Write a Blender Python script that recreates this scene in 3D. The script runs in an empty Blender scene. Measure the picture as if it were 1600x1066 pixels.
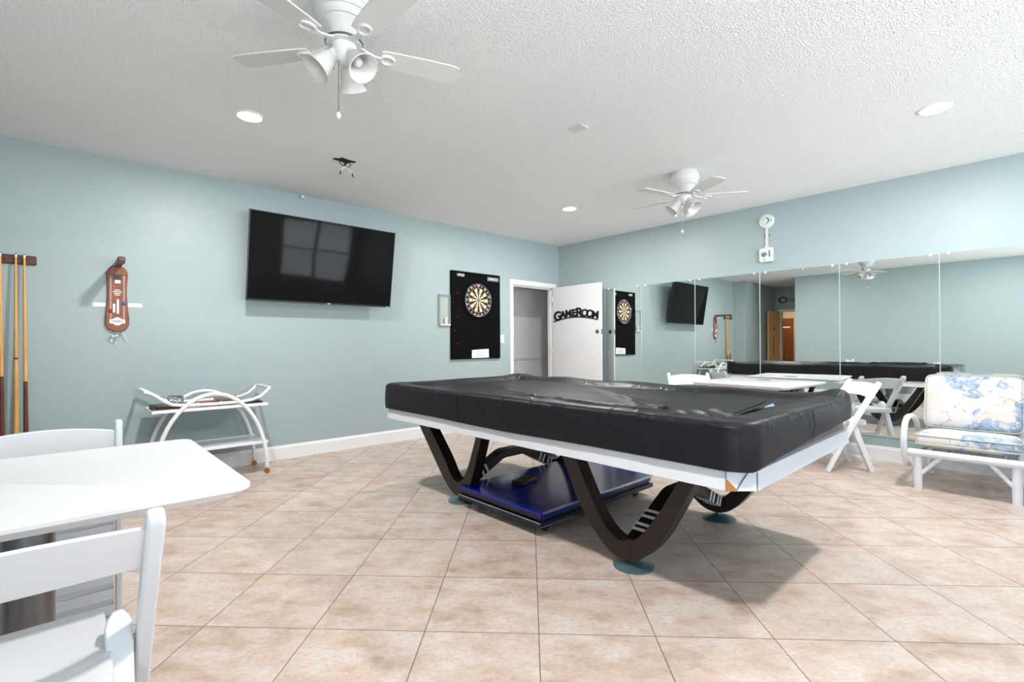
import bpy, bmesh, math, random
from mathutils import Vector, Matrix, noise
random.seed(4)
PI = math.pi
R = math.radians
S = bpy.context.scene
COL = S.collection
H = 2.725          # ceiling height
X2 = 7.8           # wall with the windows, right of and behind the camera
YN = -6.75         # wall behind the camera

# ------------------------------------------------------------------ camera
cd = bpy.data.cameras.new('camera'); cam = bpy.data.objects.new('camera', cd); COL.objects.link(cam)
wp, pit, rol = 0.8298737, 0.00375721, -0.0053766
rt = Vector((math.cos(wp), math.sin(wp), 0)); fw = Vector((-math.sin(wp), math.cos(wp), 0)); up = Vector((0, 0, 1))
F = fw*math.cos(pit) + up*math.sin(pit); U0 = -math.sin(pit)*fw + math.cos(pit)*up
RR = math.cos(rol)*rt + math.sin(rol)*U0; UU = -math.sin(rol)*rt + math.cos(rol)*U0
m = Matrix((RR, UU, -F)).transposed().to_4x4(); m.translation = Vector((5.19574, -5.90882, 1.14927))
cam.matrix_world = m
cd.sensor_width = 36; cd.lens = 761.5/1600*36; cd.shift_x = (800-790.85)/1600; cd.shift_y = 3/1600
cd.clip_start = .02; cd.clip_end = 100
S.camera = cam

# ------------------------------------------------------------------ world, exposure
w = bpy.data.worlds.new('sky'); S.world = w; w.use_nodes = True
bg = w.node_tree.nodes['Background']; bg.inputs[1].default_value = 17.5
# dim sky above; lower half brightened to send light up onto the ceiling
_tc = w.node_tree.nodes.new('ShaderNodeTexCoord'); _sx = w.node_tree.nodes.new('ShaderNodeSeparateXYZ'); _rp = w.node_tree.nodes.new('ShaderNodeValToRGB')
w.node_tree.links.new(_tc.outputs['Generated'], _sx.inputs[0])
_mr = w.node_tree.nodes.new('ShaderNodeMapRange'); _mr.inputs[1].default_value = -1; _mr.inputs[2].default_value = 1
w.node_tree.links.new(_sx.outputs[2], _mr.inputs[0]); w.node_tree.links.new(_mr.outputs[0], _rp.inputs[0]); w.node_tree.links.new(_rp.outputs[0], bg.inputs[0])
_e = _rp.color_ramp.elements; _e[0].position = .46; _e[0].color = (.90, .95, 1, 1); _e[1].position = .52; _e[1].color = (.11, .145, .19, 1)
S.view_settings.view_transform = 'Standard'; S.view_settings.look = 'None'
S.view_settings.gamma = 1; S.view_settings.exposure = 0.0; S.view_settings.use_curve_mapping = False
LAMP_W = 54

def area(name, loc, rot, sx, sy, energy, color, portal=False, shape='RECTANGLE'):
    l = bpy.data.lights.new(name, 'AREA'); l.shape = shape; l.size = sx
    if shape == 'RECTANGLE': l.size_y = sy
    l.energy = energy; l.color = color
    if portal: l.cycles.is_portal = True
    o = bpy.data.objects.new(name, l); COL.objects.link(o); o.location = loc; o.rotation_euler = rot
    return o
# sky portals in the windows
WIN = [(-1.95, -.20, .5, 2.0), (-5.9, -2.9, .5, 2.05)]      # y0,y1,z0,z1 on the x=X2 wall; the second is unseen, added for light
for (a, b, c, d) in WIN:
    area('window_portal', (X2+.03, (a+b)/2, (c+d)/2), (0, R(90), 0), d-c, b-a, 1, (1, 1, 1), True)
WR = (5.45, 7.6, .25, 2.15)                                   # x0,x1,z0,z1 on the y=YN wall; unseen window, added for light
area('window_portal', ((WR[0]+WR[1])/2, YN-.03, (WR[2]+WR[3])/2), (R(90), 0, 0), WR[1]-WR[0], WR[3]-WR[2], 1, (1, 1, 1), True)

# ------------------------------------------------------------------ materials
def lin(c):
    def f(v):
        v /= 255.
        return v/12.92 if v <= .04045 else ((v+.055)/1.055)**2.4
    return (f(c[0]), f(c[1]), f(c[2]), 1)
class NT:
    def __init__(s, name):
        s.m = bpy.data.materials.new(name); s.m.use_nodes = True; s.t = s.m.node_tree; s.n = s.t.nodes
        s.b = s.n['Principled BSDF']
    def add(s, typ, **kw):
        n = s.n.new(typ)
        for k, v in kw.items():
            if k.startswith('i_'):
                k2 = k[2:]; k2 = int(k2) if k2.isdigit() else k2
                n.inputs[k2].default_value = v
            else: setattr(n, k, v)
        return n
    def ln(s, a, b): s.t.links.new(a, b)
    def coords(s, scale=(1, 1, 1), rot=(0, 0, 0)):
        tc = s.add('ShaderNodeTexCoord'); mp = s.add('ShaderNodeMapping')
        mp.inputs['Scale'].default_value = scale; mp.inputs['Rotation'].default_value = rot
        s.ln(tc.outputs['Object'], mp.inputs['Vector']); return mp.outputs[0]
    def noise(s, vec, scale, detail=3, rough=.55):
        n = s.add('ShaderNodeTexNoise'); n.inputs['Scale'].default_value = scale
        n.inputs['Detail'].default_value = detail; n.inputs['Roughness'].default_value = rough
        if vec is not None: s.ln(vec, n.inputs['Vector'])
        return n.outputs['Fac']
    def ramp(s, fac, stops):
        r = s.add('ShaderNodeValToRGB'); e = r.color_ramp.elements
        while len(e) < len(stops): e.new(.5)
        for k, (p, c) in enumerate(stops): e[k].position = p; e[k].color = c
        s.ln(fac, r.inputs[0]); return r.outputs[0]
    def mix(s, fac, a, b, typ='MIX'):
        n = s.add('ShaderNodeMix', data_type='RGBA', blend_type=typ)
        for sock, v in ((n.inputs[0], fac), (n.inputs[6], a), (n.inputs[7], b)):
            if hasattr(v, 'links'): s.ln(v, sock)
            else: sock.default_value = v
        return n.outputs[2]
    def math(s, op, a, b=0.):
        n = s.add('ShaderNodeMath', operation=op)
        for sock, v in ((n.inputs[0], a), (n.inputs[1], b)):
            if hasattr(v, 'links'): s.ln(v, sock)
            else: sock.default_value = v
        return n.outputs[0]
    def bump(s, h, strength=.3, dist=.005):
        n = s.add('ShaderNodeBump'); n.inputs['Strength'].default_value = strength; n.inputs['Distance'].default_value = dist
        s.ln(h, n.inputs['Height']); s.ln(n.outputs[0], s.b.inputs['Normal'])
    def col(s, v):
        if hasattr(v, 'links'): s.ln(v, s.b.inputs['Base Color'])
        else: s.b.inputs['Base Color'].default_value = v
    def pr(s, **kw):
        for k, v in kw.items(): s.b.inputs[k.replace('_', ' ')].default_value = v
def mat(name, c, rough=.5, metal=0., var=.06, nscale=6, bump=0., bscale=80, **kw):
    t = NT(name); c = lin(c); v = t.coords()
    d = tuple(x*(1-var) for x in c[:3])+(1,)
    t.col(t.mix(t.noise(v, nscale), c, d))
    t.pr(Roughness=rough, Metallic=metal, **kw)
    if bump: t.bump(t.noise(v, bscale), bump, .002)
    return t.m
def mk_floor():
    t = NT('travertine_tile'); P = .4572
    tc = t.add('ShaderNodeTexCoord'); mp = t.add('ShaderNodeMapping', vector_type='TEXTURE')
    mp.inputs['Location'].default_value = (3.84755, -4.50774, 0); mp.inputs['Rotation'].default_value = (0, 0, R(44.883))
    t.ln(tc.outputs['Object'], mp.inputs['Vector'])
    sx = t.add('ShaderNodeSeparateXYZ'); t.ln(mp.outputs[0], sx.inputs[0])
    a = t.math('DIVIDE', sx.outputs[0], P); b = t.math('DIVIDE', sx.outputs[1], P)
    ca = t.add('ShaderNodeCombineXYZ'); t.ln(t.math('FLOOR', a), ca.inputs[0]); t.ln(t.math('FLOOR', b), ca.inputs[1])
    wn = t.add('ShaderNodeTexWhiteNoise'); t.ln(ca.outputs[0], wn.inputs['Vector'])
    # grout mask: distance to the nearest joint
    da = t.math('ABSOLUTE', t.math('SUBTRACT', t.math('FRACT', a), .5)); db = t.math('ABSOLUTE', t.math('SUBTRACT', t.math('FRACT', b), .5))
    g = t.math('GREATER_THAN', t.math('MAXIMUM', da, db), .5-.0021/P)
    # mottling, offset tile by tile
    vm = t.add('ShaderNodeVectorMath', operation='MULTIPLY_ADD'); t.ln(wn.outputs['Color'], vm.inputs[0])
    vm.inputs[1].default_value = (30, 30, 30); t.ln(mp.outputs[0], vm.inputs[2])
    m2 = t.add('ShaderNodeMapping'); m2.inputs['Scale'].default_value = (1, 1.45, 1); t.ln(vm.outputs[0], m2.inputs[0])
    n1 = t.noise(m2.outputs[0], 5, 6, .68); n2 = t.noise(m2.outputs[0], 46, 5, .7)
    c1 = t.ramp(n1, [(.30, lin((166, 142, 126))), (.47, lin((194, 175, 161))), (.60, lin((203, 190, 182))), (.75, lin((206, 198, 195)))])
    c2 = t.mix(t.ramp(n2, [(.36, (1, 1, 1, 1)), (.52, (0, 0, 0, 1))]), c1, lin((168, 144, 126)))
    c2 = t.mix(.45, c1, c2)
    tint = t.mix(wn.outputs['Value'], (1, 1, 1, 1), (.965, .96, .955, 1))
    c3 = t.mix(1., c2, tint, 'MULTIPLY')
    t.col(t.mix(g, c3, lin((112, 100, 98))))
    rg = t.math('ADD', t.math('MULTIPLY', g, .4), .34); t.ln(rg, t.b.inputs['Roughness'])
    hh = t.math('SUBTRACT', t.math('MULTIPLY', n2, .25), t.math('MULTIPLY', g, 1.)); t.bump(hh, .25, .002)
    t.pr(Specular_IOR_Level=.35)
    return t.m
def mk_ceiling():
    t = NT('popcorn_ceiling'); v = t.coords()
    n = t.noise(v, 120, 3, .6); n2 = t.noise(v, 60, 2, .6)
    t.col(t.mix(t.ramp(n, [(.4, (0, 0, 0, 1)), (.62, (1, 1, 1, 1))]), lin((236, 236, 236)), lin((252, 252, 252))))
    t.bump(t.math('ADD', n, t.math('MULTIPLY', n2, .8)), 1., .008); t.pr(Roughness=.95)
    return t.m
def mk_wall():
    t = NT('sea_green_wall_paint'); v = t.coords()
    t.col(t.mix(t.noise(v, 1.6, 4), lin((160, 175, 177)), lin((165, 180, 182))))
    t.bump(t.noise(v, 220, 2), .12, .002); t.pr(Roughness=.42, Specular_IOR_Level=.4)
    return t.m
def mk_cover():
    t = NT('black_vinyl_cover'); v = t.coords()
    t.col(t.mix(t.noise(v, 3, 4), lin((24, 23, 28)), lin((30, 28, 33))))
    nv = t.add('ShaderNodeTexNoise'); nv.inputs['Scale'].default_value = 2.6; nv.inputs['Detail'].default_value = 3; nv.inputs['Distortion'].default_value = .6; t.ln(v, nv.inputs['Vector'])
    cr_ = t.ramp(t.math('ABSOLUTE', t.math('SUBTRACT', nv.outputs['Fac'], .5)), [(0, (1, 1, 1, 1)), (.028, (0, 0, 0, 1))])
    sz = t.add('ShaderNodeSeparateXYZ'); t.ln(v, sz.inputs[0]); cr_ = t.math('MULTIPLY', cr_, t.ramp(sz.outputs[2], [(.80, (0, 0, 0, 1)), (.815, (1, 1, 1, 1))]))
    t.bump(t.math('ADD', t.math('MULTIPLY', cr_, .8), t.math('MULTIPLY', t.noise(v, 260, 2), .05)), .45, .008); t.pr(Roughness=.42, Specular_IOR_Level=.2)
    return t.m
def mk_wood(name, a, b, scale=(14, 14, 1.2), rough=.35):
    t = NT(name); v = t.coords(scale)
    t.col(t.mix(t.ramp(t.noise(v, 3, 6, .65), [(.35, (0, 0, 0, 1)), (.65, (1, 1, 1, 1))]), lin(a), lin(b)))
    t.pr(Roughness=rough); return t.m
def mk_floral():
    t = NT('floral_cushion_fabric'); v = t.coords((1, 1, 1))
    wv = t.add('ShaderNodeVectorMath', operation='MULTIPLY_ADD')
    nn = t.add('ShaderNodeTexNoise'); nn.inputs['Scale'].default_value = 7; t.ln(v, nn.inputs['Vector'])
    t.ln(nn.outputs['Color'], wv.inputs[0]); wv.inputs[1].default_value = (.14, .14, .14); t.ln(v, wv.inputs[2])
    vo = t.add('ShaderNodeTexVoronoi', feature='DISTANCE_TO_EDGE'); vo.inputs['Scale'].default_value = 4.2; t.ln(wv.outputs[0], vo.inputs['Vector'])
    vc = t.add('ShaderNodeTexVoronoi'); vc.inputs['Scale'].default_value = 5.5; t.ln(wv.outputs[0], vc.inputs['Vector'])
    sep = t.add('ShaderNodeSeparateColor'); t.ln(vc.outputs['Color'], sep.inputs[0])
    base = t.mix(t.ramp(t.noise(v, 9, 3), [(.45, (0, 0, 0, 1)), (.7, (1, 1, 1, 1))]), lin((210, 208, 206)), lin((214, 200, 190)))
    blue = t.ramp(t.noise(wv.outputs[0], 16, 4, .7), [(.35, lin((108, 130, 164))), (.55, lin((164, 180, 200))), (.75, lin((200, 206, 214)))])
    isb = t.ramp(t.noise(wv.outputs[0], 4.2, 2, .5), [(.545, (0, 0, 0, 1)), (.575, (1, 1, 1, 1))])
    isb = t.math('MULTIPLY', isb, t.ramp(t.noise(wv.outputs[0], 20, 3, .6), [(.36, (0, 0, 0, 1)), (.46, (1, 1, 1, 1))]))
    c = t.mix(isb, base, blue)
    edge = t.ramp(vo.outputs['Distance'], [(.0, (1, 1, 1, 1)), (.022, (0, 0, 0, 1))])
    brk = t.math('GREATER_THAN', t.noise(v, 22, 2), .52)
    c = t.mix(t.math('MULTIPLY', edge, t.math('MULTIPLY', brk, .75)), c, lin((130, 134, 150)))
    t.col(c); t.bump(t.noise(v, 400, 2), .15, .001); t.pr(Roughness=.85)
    return t.m
def mk_mirror():
    t = NT('mirror_glass'); v = t.coords()
    sm = t.ramp(t.noise(v, 2.2, 5, .6), [(.55, (0, 0, 0, 1)), (.8, (1, 1, 1, 1))])
    t.col(t.mix(t.noise(v, 1.5), (.86, .90, .88, 1), (.84, .885, .865, 1)))
    t.ln(t.math('MULTIPLY', sm, .05), t.b.inputs['Roughness']); t.pr(Metallic=1.)
    return t.m
def mk_clear(name, c=(.95, .98, .98, 1), rough=.05, f=.12):
    t = NT(name); v = t.coords(); g = t.add('ShaderNodeBsdfGlossy'); g.inputs['Roughness'].default_value = rough
    tr = t.add('ShaderNodeBsdfTransparent'); t.ln(t.mix(t.noise(v, 5), c, tuple(x*.97 for x in c[:3])+(1,)), tr.inputs[0])
    mx = t.add('ShaderNodeMixShader'); mx.inputs[0].default_value = f
    t.ln(tr.outputs[0], mx.inputs[1]); t.ln(g.outputs[0], mx.inputs[2])
    t.ln(mx.outputs[0], t.n['Material Output'].inputs['Surface']); return t.m
def mk_emit(name, c, s):
    t = NT(name); t.b.inputs['Emission Color'].default_value = c; t.b.inputs['Emission Strength'].default_value = s
    t.col((.9, .9, .9, 1)); return t.m
def mk_tv():
    t = NT('tv_screen_glass'); v = t.coords(); t.col(t.mix(t.noise(v, 2), (.006, .006, .007, 1), (.009, .009, .010, 1)))
    t.pr(Roughness=.05, Specular_IOR_Level=.075)
    t.bump(t.noise(v, 1.3, 1), .25, .01)
    return t.m
def mk_blue():
    t = NT('blue_tabletop'); v = t.coords(); t.col(t.mix(t.noise(v, 3), lin((10, 34, 140)), lin((8, 28, 122)))); t.pr(Roughness=.16, Specular_IOR_Level=.5)
    return t.m
M = dict(
    floor=mk_floor(), ceiling=mk_ceiling(), wall=mk_wall(), cover=mk_cover(), mirror=mk_mirror(),
    trim=mat('white_trim_paint', (236, 236, 236), .35), door=mat('white_door_paint', (225, 225, 226), .4),
    closet=mat('pale_closet_paint', (240, 238, 238), .6), resin=mat('white_resin', (228, 229, 233), .38, var=.03),
    laminate=mat('white_laminate', (224, 224, 226), .3, var=.02), steel=mat('brushed_steel', (120, 120, 122), .32, 1., nscale=12),
    basegrey=mat('grey_base_metal', (120, 122, 128), .4, .6), apron=mat('chipped_white_paint', (222, 222, 227), .4, var=.1, nscale=30),
    dark=mk_wood('dark_brown_wood', (24, 15, 12), (40, 26, 20)), body=mk_wood('table_body_wood', (78, 62, 56), (106, 84, 74), (2, 2, 20)),
    amber=mk_wood('amber_cue_wood', (206, 148, 72), (228, 176, 104)), brown=mk_wood('brown_cue_wood', (84, 44, 30), (112, 62, 42)),
    board=mk_wood('varnished_board_wood', (112, 54, 22), (150, 80, 36), (20, 20, 3)), rackw=mk_wood('dark_rack_wood', (74, 40, 30), (96, 54, 40), (3, 3, 20)),
    tan=mk_wood('tan_door_wood', (196, 150, 96), (214, 172, 118), (9, 9, .8), .45), redbrown=mk_wood('red_brown_door_wood', (104, 54, 30), (134, 76, 44), (9, 9, .8), .4),
    fan=mat('white_fan_enamel', (218, 218, 217), .4), shade=mat('frosted_white_glass', (232, 231, 229), .25, Transmission_Weight=.25),
    chain=mat('grey_chain_metal', (110, 110, 110), .4, .8), tape=mat('white_tape', (226, 228, 230), .5), cork=mat('raw_wood_chip', (176, 116, 62), .7),
    disc=mat('tarnished_foot_metal', (104, 130, 134), .3, .5, var=.35, nscale=14), black=mat('black_plastic', (22, 22, 24), .4), blackmat=mat('black_foam_board', (6, 6, 8), .85, Specular_IOR_Level=.12, bump=.3, bscale=300),
    tv=mk_tv(), blue=mk_blue(), bluedge=mat('dark_blue_edge', (10, 16, 52), .3), alum=mat('aluminium_strip', (190, 195, 205), .25, 1.),
    brass=mat('brass_caster', (176, 122, 60), .35, .8), white=mat('white_paint', (240, 240, 240), .5), paper=mat('white_paper', (238, 240, 246), .7),
    ink=mat('grey_ink', (120, 122, 132), .8), cream=mat('cream_sisal', (226, 214, 178), .8, bump=.2, bscale=300), dblack=mat('black_sisal', (26, 22, 20), .8), dred=mat('red_sisal', (176, 40, 38), .8), dgreen=mat('green_sisal', (38, 112, 62), .8),
    chrome=mat('chrome_wire', (190, 192, 194), .2, 1.), redp=mat('red_peg', (176, 30, 40), .4), bluep=mat('blue_peg', (60, 110, 170), .4), alarm=mat('cream_alarm_plastic', (222, 226, 224), .45), hole=mat('dark_box_metal', (52, 52, 54), .5, .5),
    wire=mat('black_wire', (18, 18, 18), .5), floral=mk_floral(), piping=mat('cream_cushion_back', (205, 205, 192), .8, var=.15, nscale=20), bamboo=mat('white_rattan', (222, 222, 228), .4, var=.08, nscale=25),
    clear=mk_clear('clear_acrylic', (.93, .96, .95, 1), .08, .3), pane=mk_clear('window_glass', (.97, .99, .98, 1), .02, .06), dglass=mat('smoked_glass_shelf', (120, 132, 134), .08, var=.3, Specular_IOR_Level=.8), shelfw=mat('white_shelf_glass', (215, 222, 226), .15),
    blind=mat('white_blind', (235, 235, 232), .6), lens=mk_emit('lamp_lens', (1, .96, .9, 1), 12.), flap=mat('pale_blue_felt', (150, 175, 215), .8), clip=mat('mirror_clip', (225, 232, 232), .3),
    seam=mat('mirror_edge', (188, 206, 202), .3, .3), dim=mat('dim_corridor_paint', (200, 186, 164), .7), pipe=mat('painted_pipe', (120, 140, 138), .5),
)

# ------------------------------------------------------------------ mesh builder
class MB:
    def __init__(s): s.v = []; s.f = []; s.mi = []; s.cur = 0
    def add(s, vs, fs):
        k = len(s.v); s.v += [tuple(v) for v in vs]; s.f += [tuple(i+k for i in f) for f in fs]; s.mi += [s.cur]*len(fs); return s
    def box(s, c, d, rz=0, rx=0, ry=0):
        h = [x/2 for x in d]; vs = [(sx*h[0], sy*h[1], sz*h[2]) for sx in (-1, 1) for sy in (-1, 1) for sz in (-1, 1)]
        if rz or rx or ry:
            mm = Matrix.Rotation(rz, 3, 'Z') @ Matrix.Rotation(ry, 3, 'Y') @ Matrix.Rotation(rx, 3, 'X'); vs = [mm @ Vector(v) for v in vs]
        vs = [(v[0]+c[0], v[1]+c[1], v[2]+c[2]) for v in vs]
        return s.add(vs, [(0, 1, 3, 2), (4, 6, 7, 5), (0, 4, 5, 1), (2, 3, 7, 6), (0, 2, 6, 4), (1, 5, 7, 3)])
    def bb(s, a, b): return s.box([(a[i]+b[i])/2 for i in range(3)], [abs(b[i]-a[i]) for i in range(3)])
    def tube(s, path, r, seg=10, caps=True, closed=False, up=None, flat=None):
        pts = [Vector(p) for p in path]; n = len(pts); rs = r if isinstance(r, (list, tuple)) else [r]*n
        vs = []; fs = []; prev = None
        for i, p in enumerate(pts):
            if closed: t = pts[(i+1) % n]-pts[i-1]
            else: t = pts[min(i+1, n-1)]-pts[max(i-1, 0)]
            t.normalize()
            if prev is None:
                a = Vector(up) if up else (Vector((0, 0, 1)) if abs(t.z) < .9 else Vector((1, 0, 0)))
            else: a = prev
            x = (a-t*a.dot(t)); x.normalize(); prev = x; y = t.cross(x)
            for k in range(seg):
                an = 2*PI*k/seg; cx, cy = math.cos(an), math.sin(an)
                fx = flat if flat else 1.
                vs.append(p+x*(cx*rs[i]*fx)+y*(cy*rs[i]))
        rng = n if closed else n-1
        for i in range(rng):
            j = (i+1) % n
            for k in range(seg):
                l = (k+1) % seg; fs.append((i*seg+k, i*seg+l, j*seg+l, j*seg+k))
        if caps and not closed:
            fs.append(tuple(reversed(range(seg)))); fs.append(tuple((n-1)*seg+k for k in range(seg)))
        return s.add(vs, fs)
    def bar(s, path, w, t, side):   # rectangular section swept along path; side = width direction
        pts = [Vector(p) for p in path]; n = len(pts); sd = Vector(side).normalized(); vs = []; fs = []
        ts = t if isinstance(t, (list, tuple)) else [t]*n
        ws = w if isinstance(w, (list, tuple)) else [w]*n
        for i, p in enumerate(pts):
            tg = (pts[min(i+1, n-1)]-pts[max(i-1, 0)]).normalized(); nn = tg.cross(sd).normalized()
            for a, b in ((-1, -1), (1, -1), (1, 1), (-1, 1)): vs.append(p+sd*(a*ws[i]/2)+nn*(b*ts[i]/2))
        for i in range(n-1):
            for k in range(4): l = (k+1) % 4; fs.append((i*4+k, i*4+l, i*4+4+l, i*4+4+k))
        fs += [(3, 2, 1, 0), tuple((n-1)*4+k for k in range(4))]
        return s.add(vs, fs)
    def lathe(s, prof, seg=24, c=(0, 0, 0), mm=None):
        vs = []; fs = []; n = len(prof)
        for (r, z) in prof:
            for k in range(seg):
                a = 2*PI*k/seg; v = Vector((r*math.cos(a), r*math.sin(a), z))
                if mm is not None: v = mm @ v
                vs.append(v+Vector(c))
        for i in range(n-1):
            for k in range(seg): l = (k+1) % seg; fs.append((i*seg+k, i*seg+l, (i+1)*seg+l, (i+1)*seg+k))
        if prof[0][0] > 1e-4: fs.append(tuple(reversed(range(seg))))
        if prof[-1][0] > 1e-4: fs.append(tuple((n-1)*seg+k for k in range(seg)))
        return s.add(vs, fs)
    def prism(s, poly, h0, h1, fn):   # poly 2d, fn(u,v,h)->xyz
        n = len(poly); vs = [fn(u, v, h0) for u, v in poly]+[fn(u, v, h1) for u, v in poly]
        fs = [tuple(reversed(range(n))), tuple(range(n, 2*n))]+[(i, (i+1) % n, n+(i+1) % n, n+i) for i in range(n)]
        return s.add(vs, fs)
    def each(s, name, mt, parent=None, **kw):     # every separate piece becomes an object of its own
        par = list(range(len(s.v)))
        def fd(i):
            while par[i] != i: par[i] = par[par[i]]; i = par[i]
            return i
        for f in s.f:
            for i in f[1:]: par[fd(i)] = fd(f[0])
        gr = {}
        for f in s.f: gr.setdefault(fd(f[0]), []).append(f)
        out = []
        for fs in gr.values():
            ids = sorted({i for f in fs for i in f}); mp = {i: k for k, i in enumerate(ids)}; m2 = MB()
            m2.add([s.v[i] for i in ids], [tuple(mp[i] for i in f) for f in fs]); out.append(m2.build(name, mt, parent, **kw))
        return out
    def build(s, name, mt, parent=None, label=None, bevel=0, smooth=35, sub=0, kind=None, weld=False, bseg=2):
        me = bpy.data.meshes.new(name); me.from_pydata([tuple(v) for v in s.v], [], s.f)
        mts = mt if isinstance(mt, list) else [mt]
        for x in mts: me.materials.append(x)
        if len(mts) > 1:
            for p, i in zip(me.polygons, s.mi): p.material_index = i
        b = bmesh.new(); b.from_mesh(me)
        if weld: bmesh.ops.remove_doubles(b, verts=b.verts, dist=1e-5)
        bmesh.ops.recalc_face_normals(b, faces=b.faces); b.to_mesh(me); b.free()
        if smooth:
            me.polygons.foreach_set('use_smooth', [True]*len(me.polygons)); me.set_sharp_from_angle(angle=R(smooth))
        o = bpy.data.objects.new(name, me); COL.objects.link(o)
        if parent is not None: o.parent = parent
        if bevel:
            bv = o.modifiers.new('bevel', 'BEVEL'); bv.width = bevel; bv.segments = bseg; bv.limit_method = 'ANGLE'; bv.angle_limit = R(40)
        if sub:
            sb = o.modifiers.new('sub', 'SUBSURF'); sb.levels = sub; sb.render_levels = sub
        if label: o['label'] = label
        if kind: o['kind'] = kind
        return o
def thing(name, label, cat, loc=(0, 0, 0), rz=0, group=None):
    o = bpy.data.objects.new(name, None); COL.objects.link(o); o.location = loc; o.rotation_euler = (0, 0, rz)
    o.empty_display_size = .05; return tag(o, label, cat, group)
def tag(o, label, cat, group=None):
    o['label'] = label; o['category'] = cat
    if group: o['group'] = group
    return o
def dup(root, loc, rz, label, group=None):
    def cp(o, par):
        c = o.copy(); COL.objects.link(c); c.parent = par
        for ch in kids[o.name]: cp(ch, c)
        return c
    kids = {}
    def walk(o):
        kids[o.name] = list(o.children)
        for ch in o.children: walk(ch)
    walk(root)
    c = cp(root, None); c.location = loc; c.rotation_euler = (0, 0, rz); c['label'] = label
    if group: c['group'] = group
    return c
def struct(mb, name, mt, parent=None, **kw): return mb.build(name, mt, parent, kind='structure', **kw)
def text_mesh(name, body, size, mt, mw, parent=None, extrude=.0006, offset=0., shear=0, align='CENTER', label=None):
    cu = bpy.data.curves.new('txt', 'FONT'); cu.body = body; cu.size = size; cu.extrude = extrude; cu.offset = offset; cu.shear = shear
    cu.align_x = align; cu.align_y = 'CENTER'
    to = bpy.data.objects.new('txt', cu); COL.objects.link(to)
    dg = bpy.context.evaluated_depsgraph_get(); dg.update()
    me = bpy.data.meshes.new_from_object(to.evaluated_get(dg)); bpy.data.objects.remove(to); bpy.data.curves.remove(cu)
    me.transform(mw); me.materials.clear(); me.materials.append(mt); me.name = name
    o = bpy.data.objects.new(name, me); COL.objects.link(o)
    if parent is not None: o.parent = parent
    if label: o['label'] = label
    return o
# orientation matrices for writing: on the x=const wall seen from +x, and on y=const seen from -y
def MX(x, y, z): return Matrix(((0, 0, 1, x), (1, 0, 0, y), (0, 1, 0, z), (0, 0, 0, 1)))
def MY(x, y, z): return Matrix(((1, 0, 0, x), (0, 0, -1, y), (0, 1, 0, z), (0, 0, 0, 1)))

# ------------------------------------------------------------------ setting
T = .12
YR = -6.6; YB = -8.6; XR0 = .31; XR1 = 1.36       # corner, alcove
struct(MB().bb((-1.4, YB-2.4, -.1), (X2+T, 1.4, 0)), 'floor', M['floor'], smooth=0)
struct(MB().bb((0-T, YB-T, H), (X2+T, T, H+.1)), 'ceiling', M['ceiling'], smooth=0)
DY0, DY1, DZ = -1.02, -.13, 2.045                  # closet door opening
b = MB(); b.bb((-T, YR-T, 0), (0, DY0, H)); b.bb((-T, DY1, 0), (0, T, H)); b.bb((-T, DY0, DZ), (0, DY1, H)); struct(b, 'wall_left', M['wall'], smooth=0)
struct(MB().bb((0, 0, 0), (X2+T, T, H)), 'wall_right', M['wall'], smooth=0)
b = MB(); wy = [YN]
prev = YN-T
for (a, c, z0, z1) in sorted(WIN):
    b.bb((X2, prev, 0), (X2+T, a, H)); b.bb((X2, a, 0), (X2+T, c, z0)); b.bb((X2, a, z1), (X2+T, c, H)); prev = c
b.bb((X2, prev, 0), (X2+T, 0, H)); struct(b, 'wall_window_side', M['wall'], smooth=0)
b = MB(); b.bb((XR1, YN-T, 0), (WR[0], YN, H)); b.bb((WR[1], YN-T, 0), (X2, YN, H)); b.bb((WR[0], YN-T, 0), (WR[1], YN, WR[2])); b.bb((WR[0], YN-T, WR[3]), (WR[1], YN, H))
struct(b, 'wall_rear', M['wall'], smooth=0)
struct(MB().bb((0, YB, 0), (XR0, YR, H)), 'wall_column', M['wall'], smooth=0)
struct(MB().bb((XR1, YB, 0), (XR1+T, YN-T, H)), 'wall_alcove_right', M['wall'], smooth=0)
b = MB(); b.bb((XR0-.3, YB-T, 0), (.46, YB, H)); b.bb((.46, YB-T, 2.05), (1.3, YB, H)); b.bb((1.3, YB-T, 0), (XR1+T, YB, H)); struct(b, 'wall_alcove_back', M['wall'], smooth=0)
# corridor beyond the alcove
b = MB(); b.bb((-1.4, YB-2.1, 0), (1.6, YB-2.0, 2.5)); b.bb((-1.4, YB-2, 0), (-1.3, YB-T, 2.5)); b.bb((1.5, YB-2, 0), (1.6, YB-T, 2.5)); b.bb((-1.3, YB-T-.02, 0), (0, YB-T, 2.5)); struct(b, 'wall_corridor', M['dim'], smooth=0)
struct(MB().bb((-1.4, YB-2.1, 2.5), (1.6, YB-T, 2.55)), 'ceiling_corridor', M['ceiling'], smooth=0)
area('corridor_fill', (.2, YB-1.1, 2.45), (0, 0, 0), .4, .4, 22, (1, .82, .6))  # unseen warm fill, added to light the corridor; no fixture
# closet behind the open white door
b = MB(); b.bb((-1.0, -2.0, 0), (-.9, 1.3, 2.5)); b.bb((-.9, -2.0, 0), (-T, -1.9, 2.5)); b.bb((-.9, 1.2, 0), (-.02, 1.3, 2.5)); b.bb((-.12, .12, 0), (-.02, 1.2, 2.5)); struct(b, 'wall_closet', M['closet'], smooth=0)
struct(MB().bb((-1.0, -2, 2.5), (-T, 1.3, 2.55)), 'ceiling_closet', M['ceiling'], smooth=0)
b = MB(); b.bb((-.9, -1.9, .885), (-.882, 1.2, .915)); b.bb((-.9, -1.9, .915), (-.874, 1.2, .945)); struct(b, 'trim_1', M['trim'], bevel=.004)
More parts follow.
